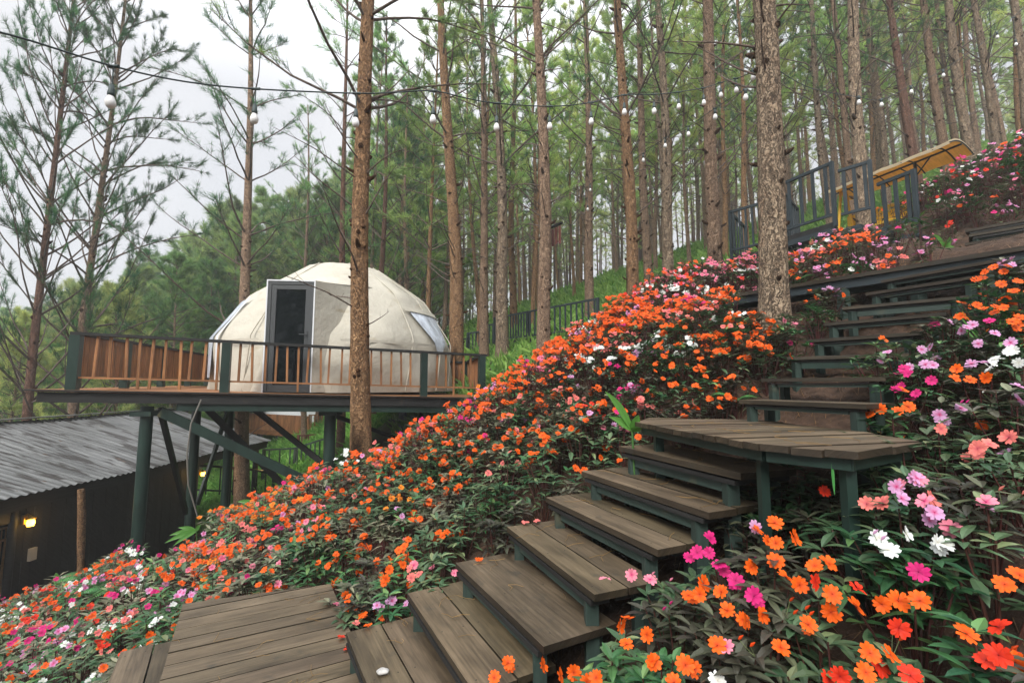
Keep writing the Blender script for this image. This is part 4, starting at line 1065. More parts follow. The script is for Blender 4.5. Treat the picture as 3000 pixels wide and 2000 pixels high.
def pine_proto(seed, Ht, r0, z_dead, z_live, nb, blen, asc, tuft, droop=0.0, ntw=6, n_needle=14, nlen=0.16, nw=0.010,
               c0=(0.035, 0.10, 0.045), c1=(0.11, 0.21, 0.06), sides=10, dead=10, tseg=26, sway=0.10, top_r=0.16, live_from=0.35, trunk_jit=0.03, whorl=4, bthick=1.0):
    r = random.Random(seed)
    T = G(); zs = np.linspace(-0.6, Ht, tseg)
    ph = r.random() * 6
    def cx(z): return sway * math.sin(z * 0.33 + ph) * min(1, max(z, 0) / 4), sway * math.cos(z * 0.27 + ph * 2) * min(1, max(z, 0) / 4)
    def tr(z): 
        t = max(0, z) / Ht
        return r0 * (1 - (1 - top_r) * t ** 0.9) + r0 * 0.30 * math.exp(-max(z, 0) / 0.35)
    zz = np.concatenate([np.linspace(-0.6, 7, 46), np.linspace(7.3, Ht, 18)]) if sides > 9 else zs
    tube(T, [(*cx(z), z) for z in zz], [tr(z) for z in zz], sides, jit=trunk_jit)
    for k in range(46):          # branch scars and stubs
        z = r.uniform(0.6, 9.5); az = r.random() * 6.28; c = cx(z); q = tr(z); L_ = r.choice([0.02, 0.03, 0.03, 0.12])
        a = Vector((c[0] + math.cos(az) * q * 0.8, c[1] + math.sin(az) * q * 0.8, z)); rr0 = r.uniform(0.018, 0.04)
        if sides > 9: tube(T, [a, a + Vector((math.cos(az), math.sin(az), 0.35)) * (q * 0.2 + L_ * .5), a + Vector((math.cos(az), math.sin(az), 0.5)) * (q * 0.2 + L_)], [rr0 * 1.3, rr0, rr0 * 0.45], 6, (0.32, 0.27, 0.25))
    B = G(); N = G(); TP = []; TD = []
    def branch(z, az, L, up0, live, rad):
        c = cx(z); p = Vector((c[0], c[1], z)); d = Vector((math.cos(az), math.sin(az), up0)).normalized()
        pts = [p.copy()]; m = 7; curl = r.uniform(-0.10, 0.16)
        for k in range(m):
            d = (d + Vector((r.uniform(-.13, .13), r.uniform(-.13, .13), curl + r.uniform(-.1, .1) - droop * k / m))).normalized()
            p = p + d * (L / m); pts.append(p.copy())
        tube(B, pts, np.linspace(rad, rad * 0.22, m + 1), 5, cap=False)
        for q in range(ntw if live else 2):
            t = r.uniform(live_from, 1.0) if live else r.uniform(0.4, 1); k = min(m - 1, int(t * m)); bp = pts[k].lerp(pts[k + 1], t * m - k)
            bd = (pts[k + 1] - pts[k]).normalized()
            side = Vector((r.uniform(-1, 1), r.uniform(-1, 1), r.uniform(-0.2, 0.7)))
            td = (bd * 0.9 + side * 0.8).normalized(); tl = r.uniform(0.25, 0.7) * (1.15 - 0.5 * t) * min(1.0, L / 2.0)
            e1 = bp + td * tl * 0.5; e2 = e1 + (td + Vector((0, 0, 0.25))).normalized() * tl * 0.5
            tube(B, [bp, e1, e2], [rad * 0.28, rad * 0.22, rad * 0.14], 3, cap=False)
            if live:
                for u in ((0.45, 0.75, 1.0) if tuft > 2 else (0.7, 1.0) if tuft > 1 else (1.0,)):
                    if r.random() < 0.92:
                        TP.append(tuple(bp.lerp(e2, u))); TD.append(tuple(td + Vector((0, 0, 0.35))))
        if live: TP.append(tuple(pts[-1])); TD.append(tuple(d))
    for k in range(dead):
        z = r.uniform(z_dead, z_live + 1); branch(z, r.random() * 6.28, r.uniform(0.3, 1.9), r.uniform(0.1, 0.9), False, 0.014 * bthick + 0.006 * r.random())
    nw_ = nb // whorl
    for k in range(nw_):
        t = (k + r.random() * 0.6) / nw_; z = z_live + (Ht - z_live) * t ** 0.9
        a0 = r.random() * 6.28
        for q in range(whorl):
            L = blen * (1 - t) ** 0.75 * r.uniform(0.7, 1.15) + 0.35
            branch(z + r.uniform(-0.12, 0.12), a0 + q * 6.28 / whorl + r.uniform(-.5, .5), L, asc + r.uniform(-.2, .3) + 0.3 * t, True, (0.016 + 0.012 * L / blen) * bthick)
    c = cx(Ht); TP.append((c[0], c[1], Ht)); TD.append((0, 0, 1))
    needle_tufts(N, np.array(TP), np.array(TD), n_needle, nlen, nw, c0, c1)
    return dict(T=T, B=B, N=N, r0=r0, H=Ht)
DK0, DK1 = (0.035, 0.125, 0.065), (0.11, 0.24, 0.09)
MD0, MD1 = (0.10, 0.24, 0.08), (0.33, 0.48, 0.14)
LT0, LT1 = (0.28, 0.41, 0.11), (0.55, 0.64, 0.22)
PR = {}
# tall forest pines, bare below and crowned above
PR['tall0'] = pine_proto(11, 20, 0.17, 2.5, 6.0, 36, 3.2, 0.55, 3, ntw=9, n_needle=12, nlen=0.20, nw=0.010, c0=DK0, c1=MD1, dead=16)
PR['tall1'] = pine_proto(12, 21, 0.17, 3.0, 7.0, 36, 3.0, 0.65, 3, ntw=9, n_needle=12, nlen=0.20, nw=0.010, c0=MD0, c1=MD1, dead=20)
PR['tall2'] = pine_proto(13, 19, 0.17, 2.0, 5.4, 36, 3.0, 0.75, 3, ntw=9, n_needle=12, nlen=0.20, nw=0.010, c0=DK0, c1=MD0, dead=14)
# open pine with long whorled branches from low down
PR['open0'] = pine_proto(21, 13, 0.13, 0.8, 1.2, 84, 3.3, 0.55, 3, ntw=8, n_needle=26, nlen=0.16, nw=0.0085, c0=DK0, c1=DK1, dead=6, live_from=0.45, bthick=0.95, sides=12)
PR['open1'] = pine_proto(22, 14, 0.14, 1.0, 2.6, 76, 3.1, 0.70, 3, ntw=8, n_needle=26, nlen=0.16, nw=0.0085, c0=DK0, c1=MD0, dead=10, live_from=0.45, bthick=0.95, sides=12)
# bushy young pines
PR['bush0'] = pine_proto(31, 9.5, 0.11, 0.5, 1.0, 96, 2.7, 0.35, 3, ntw=8, n_needle=17, nlen=0.26, nw=0.020, c0=DK0, c1=MD1, dead=3, live_from=0.25, sides=8)
PR['bush1'] = pine_proto(32, 11, 0.12, 0.6, 1.6, 92, 3.0, 0.45, 3, ntw=8, n_needle=17, nlen=0.26, nw=0.020, c0=MD0, c1=LT0, dead=4, live_from=0.25, sides=8)
PR['bush2'] = pine_proto(33, 8.0, 0.10, 0.4, 0.7, 84, 2.5, 0.5, 3, ntw=8, n_needle=16, nlen=0.27, nw=0.021, c0=MD0, c1=LT1, dead=2, live_from=0.2, sides=8)
# far, thin forest pines
PR['thin0'] = pine_proto(41, 16, 0.105, 2.0, 4.6, 44, 2.2, 0.6, 3, ntw=7, n_needle=12, nlen=0.27, nw=0.026, c0=MD1, c1=LT1, dead=14, sides=7)
PR['thin1'] = pine_proto(42, 15, 0.10, 1.5, 3.6, 44, 2.3, 0.7, 3, ntw=7, n_needle=12, nlen=0.27, nw=0.026, c0=MD1, c1=LT1, dead=12, sides=7)
PR['thin2'] = pine_proto(43, 17, 0.115, 2.0, 5.4, 40, 2.2, 0.6, 3, ntw=7, n_needle=12, nlen=0.27, nw=0.026, c0=MD0, c1=LT0, dead=14, sides=7)
for k, v in PR.items():
    v['mT'] = {}
    v['mB'] = v['B'].mesh('branches', MAT['branch_bark']); v['mN'] = v['N'].mesh('crown', MAT['needles'])
def trunk_mesh(v, bark, char=None):
    """char=(height, side angle, width): charred patch of an old ground fire at the foot of the trunk"""
    if char:
        T = v['T']; V = np.concatenate(T.V); L = np.concatenate(T.loops); C = np.concatenate(T.cols).copy()
        p = V[L]; a = np.arctan2(p[:, 1], p[:, 0]); da = np.abs((a - char[1] + math.pi) % (2 * math.pi) - math.pi)
        lim = char[0] * (1 + 0.25 * np.sin(a * 3 + 1) + 0.12 * np.sin(a * 7)) * np.clip(1.6 - da / char[2], 0, 1)
        m = 1 - smooth(lim - 0.25, lim + 0.15, p[:, 2])
        C = C * (1 - 0.84 * m[:, None]); old = T.cols; T.cols = [C.astype(np.float32)]
        me = T.mesh('trunk', MAT[bark]); T.cols = old
        return me
    if bark not in v['mT']: v['mT'][bark] = v['T'].mesh('trunk', MAT[bark])
    return v['mT'][bark]
def plant_tree(key, base, up_dir, s, spin, bark, label, group=None, name='pine_tree', sz=1.0, char=None):
    v = PR[key]
    root = empty(name, base, label, 'tree', group)
    q = Vector(up_dir).normalized().to_track_quat('Z', 'Y') @ Quaternion((0, 0, 1), spin)
    root.rotation_mode = 'QUATERNION'; root.rotation_quaternion = q; root.scale = (s, s, s * sz)
    link_mesh('trunk', trunk_mesh(v, bark, char), root)
    link_mesh('branches', v['mB'], root); link_mesh('crown', v['mN'], root)
    return root
NG = 'pine trunks standing nearest the camera'
# (px at top, py top, px base, py base, depth, width px, proto, bark, spin, label)
NEAR = [
 (212, 0, 88, 1200, 12.6, 34, 'open1', 'bark_red', 0.4, 'reddish leaning pine at the far left edge, behind the corrugated roof'),
 (338, 150, 225, 1190, 13.9, 34, 'open0', 'bark_brown', 2.2, 'slender dark pine with whorls of long thin branches, second trunk from the left'),
 (728, 0, 712, 1300, 13.6, 44, 'tall2', 'bark_brown', 1.0, 'pine with pale dead boughs left of the tent, its foot standing under the deck'),
 (1080, 0, 1060, 1335, 6.4, 57, 'tall0', 'bark_ochre', 3.6, 'orange barked pine trunk rising in front of the tent and the deck railing'),
 (1018, 0, 1000, 1100, 15.0, 24, 'tall1', 'bark_red', 1.0, 'thin reddish pine just behind the tent, left of the orange barked trunk'),
 (1142, 0, 1103, 1100, 15.5, 21, 'tall2', 'bark_red', 2.0, 'thin leaning pine just behind the tent, right of the orange barked trunk'),
 (1302, 0, 1334, 1050, 13.4, 41, 'tall1', 'bark_ochre', 0.2, 'sturdy brown pine at the right end of the tent'),
 (1415, 0, 1418, 1000, 14.0, 26, 'tall2', 'bark_brown', 4.0, 'thin pine left of the one with the swollen base, behind the walkway steps'),
 (1441, 0, 1470, 960, 13.5, 34, 'tall0', 'bark_grey', 5.0, 'mottled pine behind the steps of the distant black walkway'),
 (1502, 0, 1506, 930, 18.0, 20, 'tall1', 'bark_ochre', 2.5, 'thin straight pale brown pine left of the trunk with the hanging board'),
 (1572, 0, 1590, 1040, 9.6, 38, 'tall1', 'bark_brown', 5.4, 'straight pine carrying the hanging board, in front of the black walkway'),
 (1714, 0, 1728, 900, 14.5, 26, 'tall0', 'bark_brown', 0.9, 'pine rising behind the right end of the distant black walkway'),
 (1822, 0, 1850, 905, 10.6, 37, 'tall2', 'bark_ochre', 1.9, 'pine with a scorched black lower trunk at the crest of the flowers'),
 (1864, 0, 1903, 830, 15.0, 26, 'tall1', 'bark_brown', 3.0, 'thin pine just right of the scorched trunk'),
 (1922, 0, 1958, 790, 12.4, 32, 'tall0', 'bark_grey', 4.4, 'grey barked pine with a dark foot midway along the crest'),
 (2070, 0, 2100, 765, 9.6, 44, 'tall1', 'bark_brown', 0.0, 'brown pine with a blackened foot just left of the lookout deck'),
 (2222, 0, 2266, 905, 4.75, 82, 'tall1', 'bark_grey', 2.8, 'largest trunk, thick flaky grey brown bark, rising from orange flowers'),
 (2160, 60, 2185, 640, 14.5, 20, 'tall2', 'bark_ochre', 1.4, 'slim rust coloured pine between the big trunk and the one with the blackened foot'),
 (2372, 0, 2425, 560, 13.5, 26, 'tall0', 'bark_grey', 2.3, 'forking dark pine behind the tallest part of the lookout railing'),
 (2439, 0, 2492, 560, 13.0, 27, 'tall2', 'bark_brown', 3.3, 'wavy pine right behind the middle railing of the lookout deck'),
 (2512, 0, 2530, 600, 9.8, 47, 'tall1', 'bark_grey', 4.2, 'stout upright pine standing through the swing canopy line at the upper right'),
 (2545, 120, 2590, 520, 14.0, 26, 'tall0', 'bark_grey', 5.1, 'leaning pine just right of the stout one behind the canopy'),
 (2612, 60, 2682, 480, 12.5, 34, 'tall2', 'bark_red', 5.9, 'leaning reddish pine above the middle of the swing canopy'),
 (2712, 0, 2768, 440, 12.5, 34, 'tall1', 'bark_brown', 0.6, 'wavy pine above the raised end of the swing canopy'),
 (2790, 0, 2842, 440, 12.5, 38, 'tall0', 'bark_grey', 1.2, 'dark footed pine right of the swing canopy'),
 (2855, 0, 2916, 425, 13.0, 31, 'tall2', 'bark_grey', 2.6, 'long leaning pine between the swing canopy and the right edge'),
 (2960, 0, 3010, 420, 12.5, 36, 'tall1', 'bark_grey', 3.9, 'dark pine cut by the right edge above the pink flowers'),
 (905, 0, 892, 1100, 21.0, 17, 'tall0', 'bark_brown', 2.0, 'faint slim pine seen over the dome, left of the orange barked trunk'),
 (1195, 0, 1190, 1000, 19.0, 16, 'tall2', 'bark_brown', 3.1, 'faint slim pine seen over the right slope of the dome'),
 (1243, 0, 1240, 1000, 23.0, 15, 'tall0', 'bark_ochre', 4.1, 'faintest slim pine over the dome, left of the sturdy brown pine'),
 (2745, 0, 2800, 430, 16.5, 24, 'tall0', 'bark_brown', 0.3, 'shaded pine deeper in the wood above the swing canopy end'),
]
HANDLES = ['the far left leaning pine', 'the second pine from the left', 'the pine with pale dead boughs', 'the orange barked trunk', 'the thin reddish pine behind the tent', 'the thin leaning pine behind the tent', "the sturdy pine by the tent's right end", 'the thin pine behind the walkway steps', 'the mottled pine behind the walkway', 'the straight pale brown pine', 'the trunk with the hanging board', "the pine behind the black walkway's end", 'the scorched trunk', 'the thin pine beside the scorched trunk', 'the grey dark footed pine', 'the brown blackened foot pine', 'the largest flaky trunk', 'the slim rust coloured pine', 'the forking dark pine', 'the wavy pine behind the lookout', 'the stout upright pine', 'the leaning pine beside the stout one', 'the reddish pine above the canopy', 'the wavy pine above the canopy', 'the dark footed pine right of the canopy', 'the long leaning pine at right', 'the pine cut by the right edge', 'the faint pine over the dome', 'the faint pine right of the dome', 'the faintest slim pine', 'the shaded pine above the canopy end']
CHAR = {'pine with a scorched b': (2.3, -0.5, 1.1), 'brown pine with a blac': (1.6, 0.0, 3.0), 'largest trunk, thick f': (1.7, 0.6, 0.9), 'grey barked pine with ': (0.9, 0, 3.0), 'orange barked pine tru': (0.9, 0.5, 2.2), 'sturdy brown pine at t': (1.3, 0.8, 1.2), 'dark footed pine right': (0.9, 0, 3.0)}
near_xy = []
for (xt, yt, xb, yb, d, wpx, key, bark, spin, lab) in NEAR:
    lean = 0.0
    a = Pd(xb, yb, d); b = Pd(xt, yt, d)
    dirv = (b - a).normalized()
    zg = float(H(a.x, a.y)) - 0.05
    base = a + dirv * ((zg - a.z) / dirv.z)
    rr = 0.5 * wpx / F * d / math.sqrt(1 + ((0.5 * (xt + xb) - 1500) / F) ** 2)      # a wide lens stretches what stands off its axis
    s = rr / (0.17 * 0.88) if key.startswith('tall') else rr / (PR[key]['r0'] * 0.88)
    s2 = min(max(s, 0.8), 1.15) if s < 1.3 else s
    o = plant_tree(key, base, dirv, s, spin, bark, lab, NG, char=CHAR.get(lab[:22]) and (CHAR[lab[:22]][0], -1.57 - spin + CHAR[lab[:22]][1], CHAR[lab[:22]][2]), sz=(0.95 / s if s > 1.1 and key.startswith('tall') else 20.0 / (s * PR[key]['H']) if key.startswith('open') else 1.0))
    near_xy.append((base.x, base.y, 1.6))
# forest behind: every stem its own tree
FG = 'pines of the forest behind'
frnd = random.Random(99)
placed = list(near_xy)
def free(x, y, r):
    for (a, b, q) in placed:
        if (a - x) ** 2 + (b - y) ** 2 < r * r: return False
    return True
BN = dict(bark_brown='brown barked', bark_ochre='tawny barked', bark_grey='grey barked', bark_red='reddish')
used_labels = {}
def region_phrase(px, d, kind):
    j = min(range(len(NEAR)), key=lambda q: abs(0.5 * (NEAR[q][0] + NEAR[q][2]) - px))
    side = 'left of' if px < 0.5 * (NEAR[j][0] + NEAR[j][2]) else 'right of'
    dep = 'far back' if d > 30 else 'well back' if d > 22 else 'behind'
    return f'{kind} {dep} {side} {HANDLES[j]}' if dep != 'behind' else f'{kind} close behind, {side} {HANDLES[j]}'
cnt = 0; tries = 0
while cnt < 146 and tries < 20000:
    tries += 1
    px = frnd.uniform(1180, 3180) if frnd.random() < 0.94 else frnd.uniform(900, 1200)
    d = 13 + 30 * frnd.random() ** 0.75
    x = (px - 1500) / F * d
    if not free(x, d, 1.35 + d * 0.015): continue
    placed.append((x, d, 1)); cnt += 1
    z = float(H(x, d)) - 0.1
    key = frnd.choice(['thin0', 'thin1', 'thin2'] if d > 17 else ['tall0', 'tall2', 'thin0', 'thin2'])
    bk_ = frnd.choice(['bark_brown', 'bark_ochre', 'bark_grey', 'bark_brown']); lab = ''
    s = frnd.uniform(0.8, 1.2) if key.startswith('thin') else frnd.uniform(0.62, 0.8)
    lab = region_phrase(px, d, ('taller ' if s > (1.0 if key.startswith('thin') else 0.71) else 'shorter ') + BN[bk_] + ' pine')
    plant_tree(key, (x, d, z), (frnd.uniform(-.05, .05) - 0.01, frnd.uniform(-.04, .04), 1), s, frnd.random() * 6.28, bk_, lab, FG, sz=frnd.uniform(0.9, 1.1))
# bushy trees on the left, behind the tent and the shed
cnt = 0; tries = 0
while cnt < 104 and tries < 20000:
    tries += 1
    px = frnd.uniform(-260, 1280); d = 16.5 + 32 * frnd.random()
    x = (px - 1500) / F * d
    if d < 19 and px > 700: continue
    if 560 < px < 1150 and d < 23: continue
    if not free(x, d, 1.9): continue
    placed.append((x, d, 1)); cnt += 1
    z = float(H(x, d)) - 0.1
    key = frnd.choice(['bush0', 'bush1', 'bush2'])
    top_px = 900 - 0.42 * min(max(px, 0), 600) - 0.72 * max(px - 600, 0)           # crowns stay under a line that rises to the right
    zt = (1128 - top_px - 40) / F * d
    s = min(1.9, max(0.5, (zt - z) / PR[key]['H'])) * frnd.uniform(0.82, 1.05)
    lab = region_phrase(px, d, ('small ' if s < 0.75 else 'medium ' if s < 1.0 else 'big ' if s < 1.35 else 'huge ') + {'bush0': 'dark bushy pine', 'bush1': 'broad green pine', 'bush2': 'light green young pine'}[key])
    plant_tree(key, (x, d, z), (frnd.uniform(-.04, .04), frnd.uniform(-.04, .04), 1), s, frnd.random() * 6.28, 'bark_brown', lab, 'bushy pines beyond the tent and shed')

# the far wood beyond the ridge, one mass of thin stems and light crowns
gw = G(); wr = random.Random(3)
TPf = []; 
for k in range(340):
    px = wr.uniform(820, 3150); d = wr.uniform(40, 66); x = (px - 1500) / F * d; z = float(H(x, d)); hh = wr.uniform(13, 19); r_ = wr.uniform(0.09, 0.15)
    lx, ly = wr.uniform(-.5, .5), wr.uniform(-.5, .5)
    tube(gw, [(x, d, z - 0.5), (x + lx * .5, d, z + hh * .5), (x + lx, d + ly, z + hh)], [r_, r_ * .75, r_ * .3], 5, tuple(np.array((0.30, 0.21, 0.15)) * wr.uniform(.7, 1.2)), cap=False)
    for q in range(34):
        t = wr.uniform(0.45, 1.0); sp_ = 2.3 * (1.1 - t) + 0.3; TPf.append((x + lx * t + wr.gauss(0, sp_ * .6), d + wr.gauss(0, sp_ * .6), z + hh * t))
TPf = np.array(TPf); TDf = rng.normal(0, 0.5, TPf.shape); TDf[:, 2] += 0.5
needle_tufts(gw, TPf, TDf, 9, 0.55, 0.07, MD1, LT1)
tag(gw.build('far_wood', MAT['needles']), kind='stuff')

# ------------------------------------------------------------------ undergrowth on the slope beyond the flowers
def blades(n, sampler, hgt, wid, c0, c1, lie=0.35):
    P = np.array([sampler() for _ in range(n)]); P[:, 2] = H(P[:, 0], P[:, 1])
    d = rng.normal(0, lie, (n, 3)); d[:, 2] = 1; d /= np.linalg.norm(d, axis=1)[:, None]
    s = np.cross(d, rng.normal(0, 1, (n, 3))); s /= np.linalg.norm(s, axis=1)[:, None] + 1e-9
    h = hgt * (0.4 + 1.1 * rng.random((n, 1))); wv = wid * (0.6 + 0.8 * rng.random((n, 1)))
    mid = P + d * h * 0.55; tip = P + d * h + rng.normal(0, 0.3, (n, 3)) * h * [1, 1, 0.3]
    V = np.stack([P - s * wv * 0.3, P + s * wv * 0.3, mid + s * wv / 2, tip, mid - s * wv / 2], 1).reshape(-1, 3)
    t = rng.random((n, 1)); c = np.array(c0) * (1 - t) + np.array(c1) * t
    Fa = np.arange(len(V)).reshape(-1, 5)
    return V, Fa, np.repeat(c, 5, 0)
g = G()
def s1():
    d = 11 + 22 * rng.random() ** 0.8; px = rng.uniform(1150, 3150); return ((px - 1500) / F * d, d, 0)
g.add(*blades(60000, s1, 0.32, 0.075, (0.10, 0.26, 0.05), (0.32, 0.50, 0.12), 0.6))
def s2():
    d = 13.5 + 22 * rng.random(); px = rng.uniform(300, 1200); return ((px - 1500) / F * d, d, 0)
g.add(*blades(40000, s2, 0.30, 0.07, (0.10, 0.30, 0.05), (0.30, 0.55, 0.12), 0.6))
tag(g.build('undergrowth', MAT['grass_blade']), kind='stuff')

# ------------------------------------------------------------------ impatiens plants and other leafy plants
COLS = dict(orange=(0.90, 0.135, 0.010), amber=(0.88, 0.27, 0.02), scarlet=(0.80, 0.045, 0.015), salmon=(0.85, 0.23, 0.19), pink=(0.84, 0.27, 0.36),
            magenta=(0.70, 0.025, 0.20), lilac=(0.66, 0.36, 0.60), white=(0.80, 0.83, 0.82))
def leaf(g, base, d, up, L, Wd, c, fold=0.25, droop=0.35, lod=2):
    """lanceolate leaf from base along d"""
    base = np.asarray(base); d = np.asarray(d) / np.linalg.norm(d); s = np.cross(d, up); s /= np.linalg.norm(s) + 1e-9; n = np.cross(s, d)
    st = [(0, 0.06), (0.22, 0.7), (0.5, 1.0), (0.78, 0.62), (1, 0)] if lod == 2 else [(0, 0.05), (0.45, 1.0), (1, 0)]
    V = []
    for t, w_ in st:
        c0 = base + d * L * t - n * droop * L * t * t
        e = n * fold * Wd * w_ * 0.5
        V += [c0 - s * Wd / 2 * w_ + e, c0, c0 + s * Wd / 2 * w_ + e]
    m = len(st); Q = []
    for k in range(m - 1):
        a = 3 * k; Q += [[a, a + 1, a + 4, a + 3], [a + 1, a + 2, a + 5, a + 4]]
    c = np.asarray(c); 
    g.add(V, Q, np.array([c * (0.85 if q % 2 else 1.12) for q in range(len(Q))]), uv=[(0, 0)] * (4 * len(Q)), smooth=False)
def impatiens_proto(seed, lod, tone):
    r = random.Random(seed); g = G(); tops = []
    ns = r.randint(8, 11) if lod == 2 else 7
    for k in range(ns):
        az = 6.283 * k / ns + r.uniform(-.4, .4); rad = r.uniform(0.02, 0.19) if k else 0.01; hgt = (0.40 - 0.7 * rad) * r.uniform(0.8, 1.08)
        tx, ty = rad * math.cos(az), rad * math.sin(az)
        top = np.array([tx, ty, hgt]); sd = np.array([tx * 0.9, ty * 0.9, hgt]); sd = sd / np.linalg.norm(sd)
        tube(g, [(tx * 0.15, ty * 0.15, -0.03), (tx * 0.6, ty * 0.6, hgt * 0.55), tuple(top)], [0.005, 0.004, 0.003], 4 if lod == 2 else 3, (0.09, 0.035, 0.03), cap=False)
        tops.append((tx, ty, hgt))
        nl = r.randint(8, 11) if lod == 2 else 5
        for q in range(nl):
            a2 = q * 2.4 + r.uniform(-.3, .3); lev = 0 if q < 0.6 * nl else r.uniform(0.15, 0.55)
            rise = r.uniform(0.25, 0.8) if lev == 0 else r.uniform(-0.1, 0.4)
            b = top * (1 - lev) + np.array([tx * .3, ty * .3, 0]) * lev - np.array([0, 0, 0.012 * (q % 3)])
            d = np.array([math.cos(a2) + sd[0] * 0.5, math.sin(a2) + sd[1] * 0.5, rise])
            t = r.random(); cc = np.array(tone[0]) * (1 - t) + np.array(tone[1]) * t
            if r.random() < 0.12: cc = np.array(tone[2])
            if lod == 2: leaf(g, b, d, np.array([0, 0, 1.0]), r.uniform(0.065, 0.105), r.uniform(0.025, 0.036), cc, r.uniform(.1, .4), r.uniform(.1, .55), 2)
            else: leaf(g, b, d, np.array([0, 0, 1.0]), r.uniform(0.08, 0.12), r.uniform(0.028, 0.036), cc, .25, r.uniform(.1, .45), 1)
    return g, tops
TONES = [((0.042, 0.10, 0.050), (0.10, 0.155, 0.075), (0.19, 0.235, 0.115)),      # green bronze
         ((0.055, 0.048, 0.040), (0.085, 0.095, 0.058), (0.15, 0.17, 0.10)),      # purple bronze
         ((0.028, 0.095, 0.042), (0.060, 0.16, 0.055), (0.13, 0.24, 0.08)),        # fresh green
         ((0.09, 0.105, 0.065), (0.20, 0.20, 0.13), (0.28, 0.27, 0.18))]         # olive, dry
IMP = []
for ti in range(4):
    for k in range(3):
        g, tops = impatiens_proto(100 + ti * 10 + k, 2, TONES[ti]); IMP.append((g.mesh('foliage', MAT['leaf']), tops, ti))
LOW_ = []
for ti in range(4):
    for k in range(3): LOW_.append((*impatiens_proto(200 + ti * 10 + k, 1, TONES[ti]), ti))
def blossom_g(seed, c, lod=2, size=0.037):
    r = random.Random(seed); g = G(); c = np.array(c)
    pale = c[2] > 0.3 and c[1] < 0.5; eye = np.array([0.55, 0.03, 0.16]) if pale else (c * np.array([0.50, 0.28, 0.5]) if c[1] < 0.5 else c * np.array([0.85, 0.80, 0.70]))
    for k in range(5):
        a = 6.283 * k / 5 + r.uniform(-.06, .06); R_ = size * r.uniform(0.92, 1.08); wv = R_ * r.uniform(0.54, 0.70); cup = r.uniform(-.22, .38)
        ca, sa = math.cos(a), math.sin(a)
        if lod == 2:
            P = [(0.0, 0.0, 0.0), (0.45, -0.62, 0.02), (0.80, -0.78, 0.05), (1.02, -0.42, 0.02), (0.82, 0.0, 0.10), (1.02, 0.42, 0.02), (0.80, 0.78, 0.05), (0.45, 0.62, 0.02), (0.42, 0, 0.05)]
            Fs = [[0, 1, 8], [0, 8, 7], [1, 2, 8], [2, 3, 8], [3, 4, 8], [4, 5, 8], [5, 6, 8], [6, 7, 8]]
        else:
            P = [(0.0, 0, 0), (0.55, -0.70, 0.03), (1.0, -0.5, 0.04), (0.92, 0, 0.10), (1.0, 0.5, 0.04), (0.55, 0.70, 0.03)]; Fs = [[0, 1, 2, 3], [0, 3, 4, 5]]
        V = []
        for (x, y, z) in P:
            X = x * R_; Y = y * wv; Z = z * R_ + cup * R_ * x * x + (0.0012 * k if k else 0)
            V.append((ca * X - sa * Y, sa * X + ca * Y, Z))
        tint = r.uniform(0.86, 1.08); vc = []
        for f in Fs:
            for vi in f: vc.append(eye if vi == 0 else c * tint * (1.0 if vi in (2, 3, 5, 6) else 0.9) if vi != 8 else (c * 0.6 + eye * 0.4 if k in (1, 2) or not pale else c * 0.9))
        g.add(V, Fs, np.array(vc), smooth=False)
    if lod == 2: lathe(g, [(0.0, 0.006), (0.0028, 0.004), (0.0028, -0.002), (0, -0.003)], 6, tuple(eye * 0.8))
    return g
BL = {k: [blossom_g(300 + 7 * i, c).mesh('blossom', MAT['petal']) for i in range(3)] for k, c in COLS.items()}
BLL = {k: [blossom_g(300 + 7 * i, c, 1, 0.040) for i in range(3)] for k, c in COLS.items()}

def zone(px, py):
    """colour mix of the bed, density of blossoms per plant and a phrase for where it is"""
    if px > 2560 and py < 720: return (dict(pink=.3, magenta=.16, scarlet=.14, lilac=.22, white=.12, orange=.06), 4, 'above the lookout deck')
    if px > 2270 and py < 880 and px < 2950: return (dict(orange=.4, lilac=.2, white=.14, magenta=.1, salmon=.16), 8, 'below the lookout deck')
    if px > 2270 and py > 700 and (py < 1400 or px > 2850): return (dict(orange=.35, lilac=.35, pink=.2, magenta=.1), 0.9, 'right of the upper steps')
    if px > 1330 and py > 1390: return (dict(orange=.7, pink=.2, scarlet=.1), 0.0, 'in the right foreground')
    if px < 520 and py > 1540: return (dict(white=.17, lilac=.15, magenta=.12, scarlet=.12, orange=.30, salmon=.14), 4, 'by the shed')
    if py < 890 and px > 1600: return (dict(salmon=.24, pink=.30, white=.2, scarlet=.13, orange=.13), 8, 'on the upper crest')
    if py < 1065 and px > 1430: return (dict(orange=.80, salmon=.08, white=.07, lilac=.03, magenta=.02), 13, 'in the dense band')
    if py < 1240 and px > 1650: return (dict(orange=.42, magenta=.17, scarlet=.12, salmon=.12, lilac=.11, white=.06), 6, 'above the landing')
    if px < 1000: return (dict(orange=.70, salmon=.12, pink=.06, magenta=.04, lilac=.05, amber=.04), 5.9, 'below the tent deck')
    return (dict(orange=.72, salmon=.12, pink=.05, magenta=.03, lilac=.05, white=.02, amber=.03), 6.3, 'in the middle bank')
def pick(wt, r):
    t = r.random() * sum(wt.values()); s = 0
    for k, v in wt.items():
        s += v
        if t <= s: return k
    return k
def inside(poly, x, y, m=0.0):
    c = Vector((sum(p.x for p in poly) / len(poly), sum(p.y for p in poly) / len(poly)))
    res = False; n = len(poly)
    X = c.x + (x - c.x) * (1 - m); Y = c.y + (y - c.y) * (1 - m)
    for i in range(n):
        a, b = poly[i], poly[(i + 1) % n]
        if (a.y > Y) != (b.y > Y) and X < (b.x - a.x) * (Y - a.y) / (b.y - a.y) + a.x: res = not res
    return res
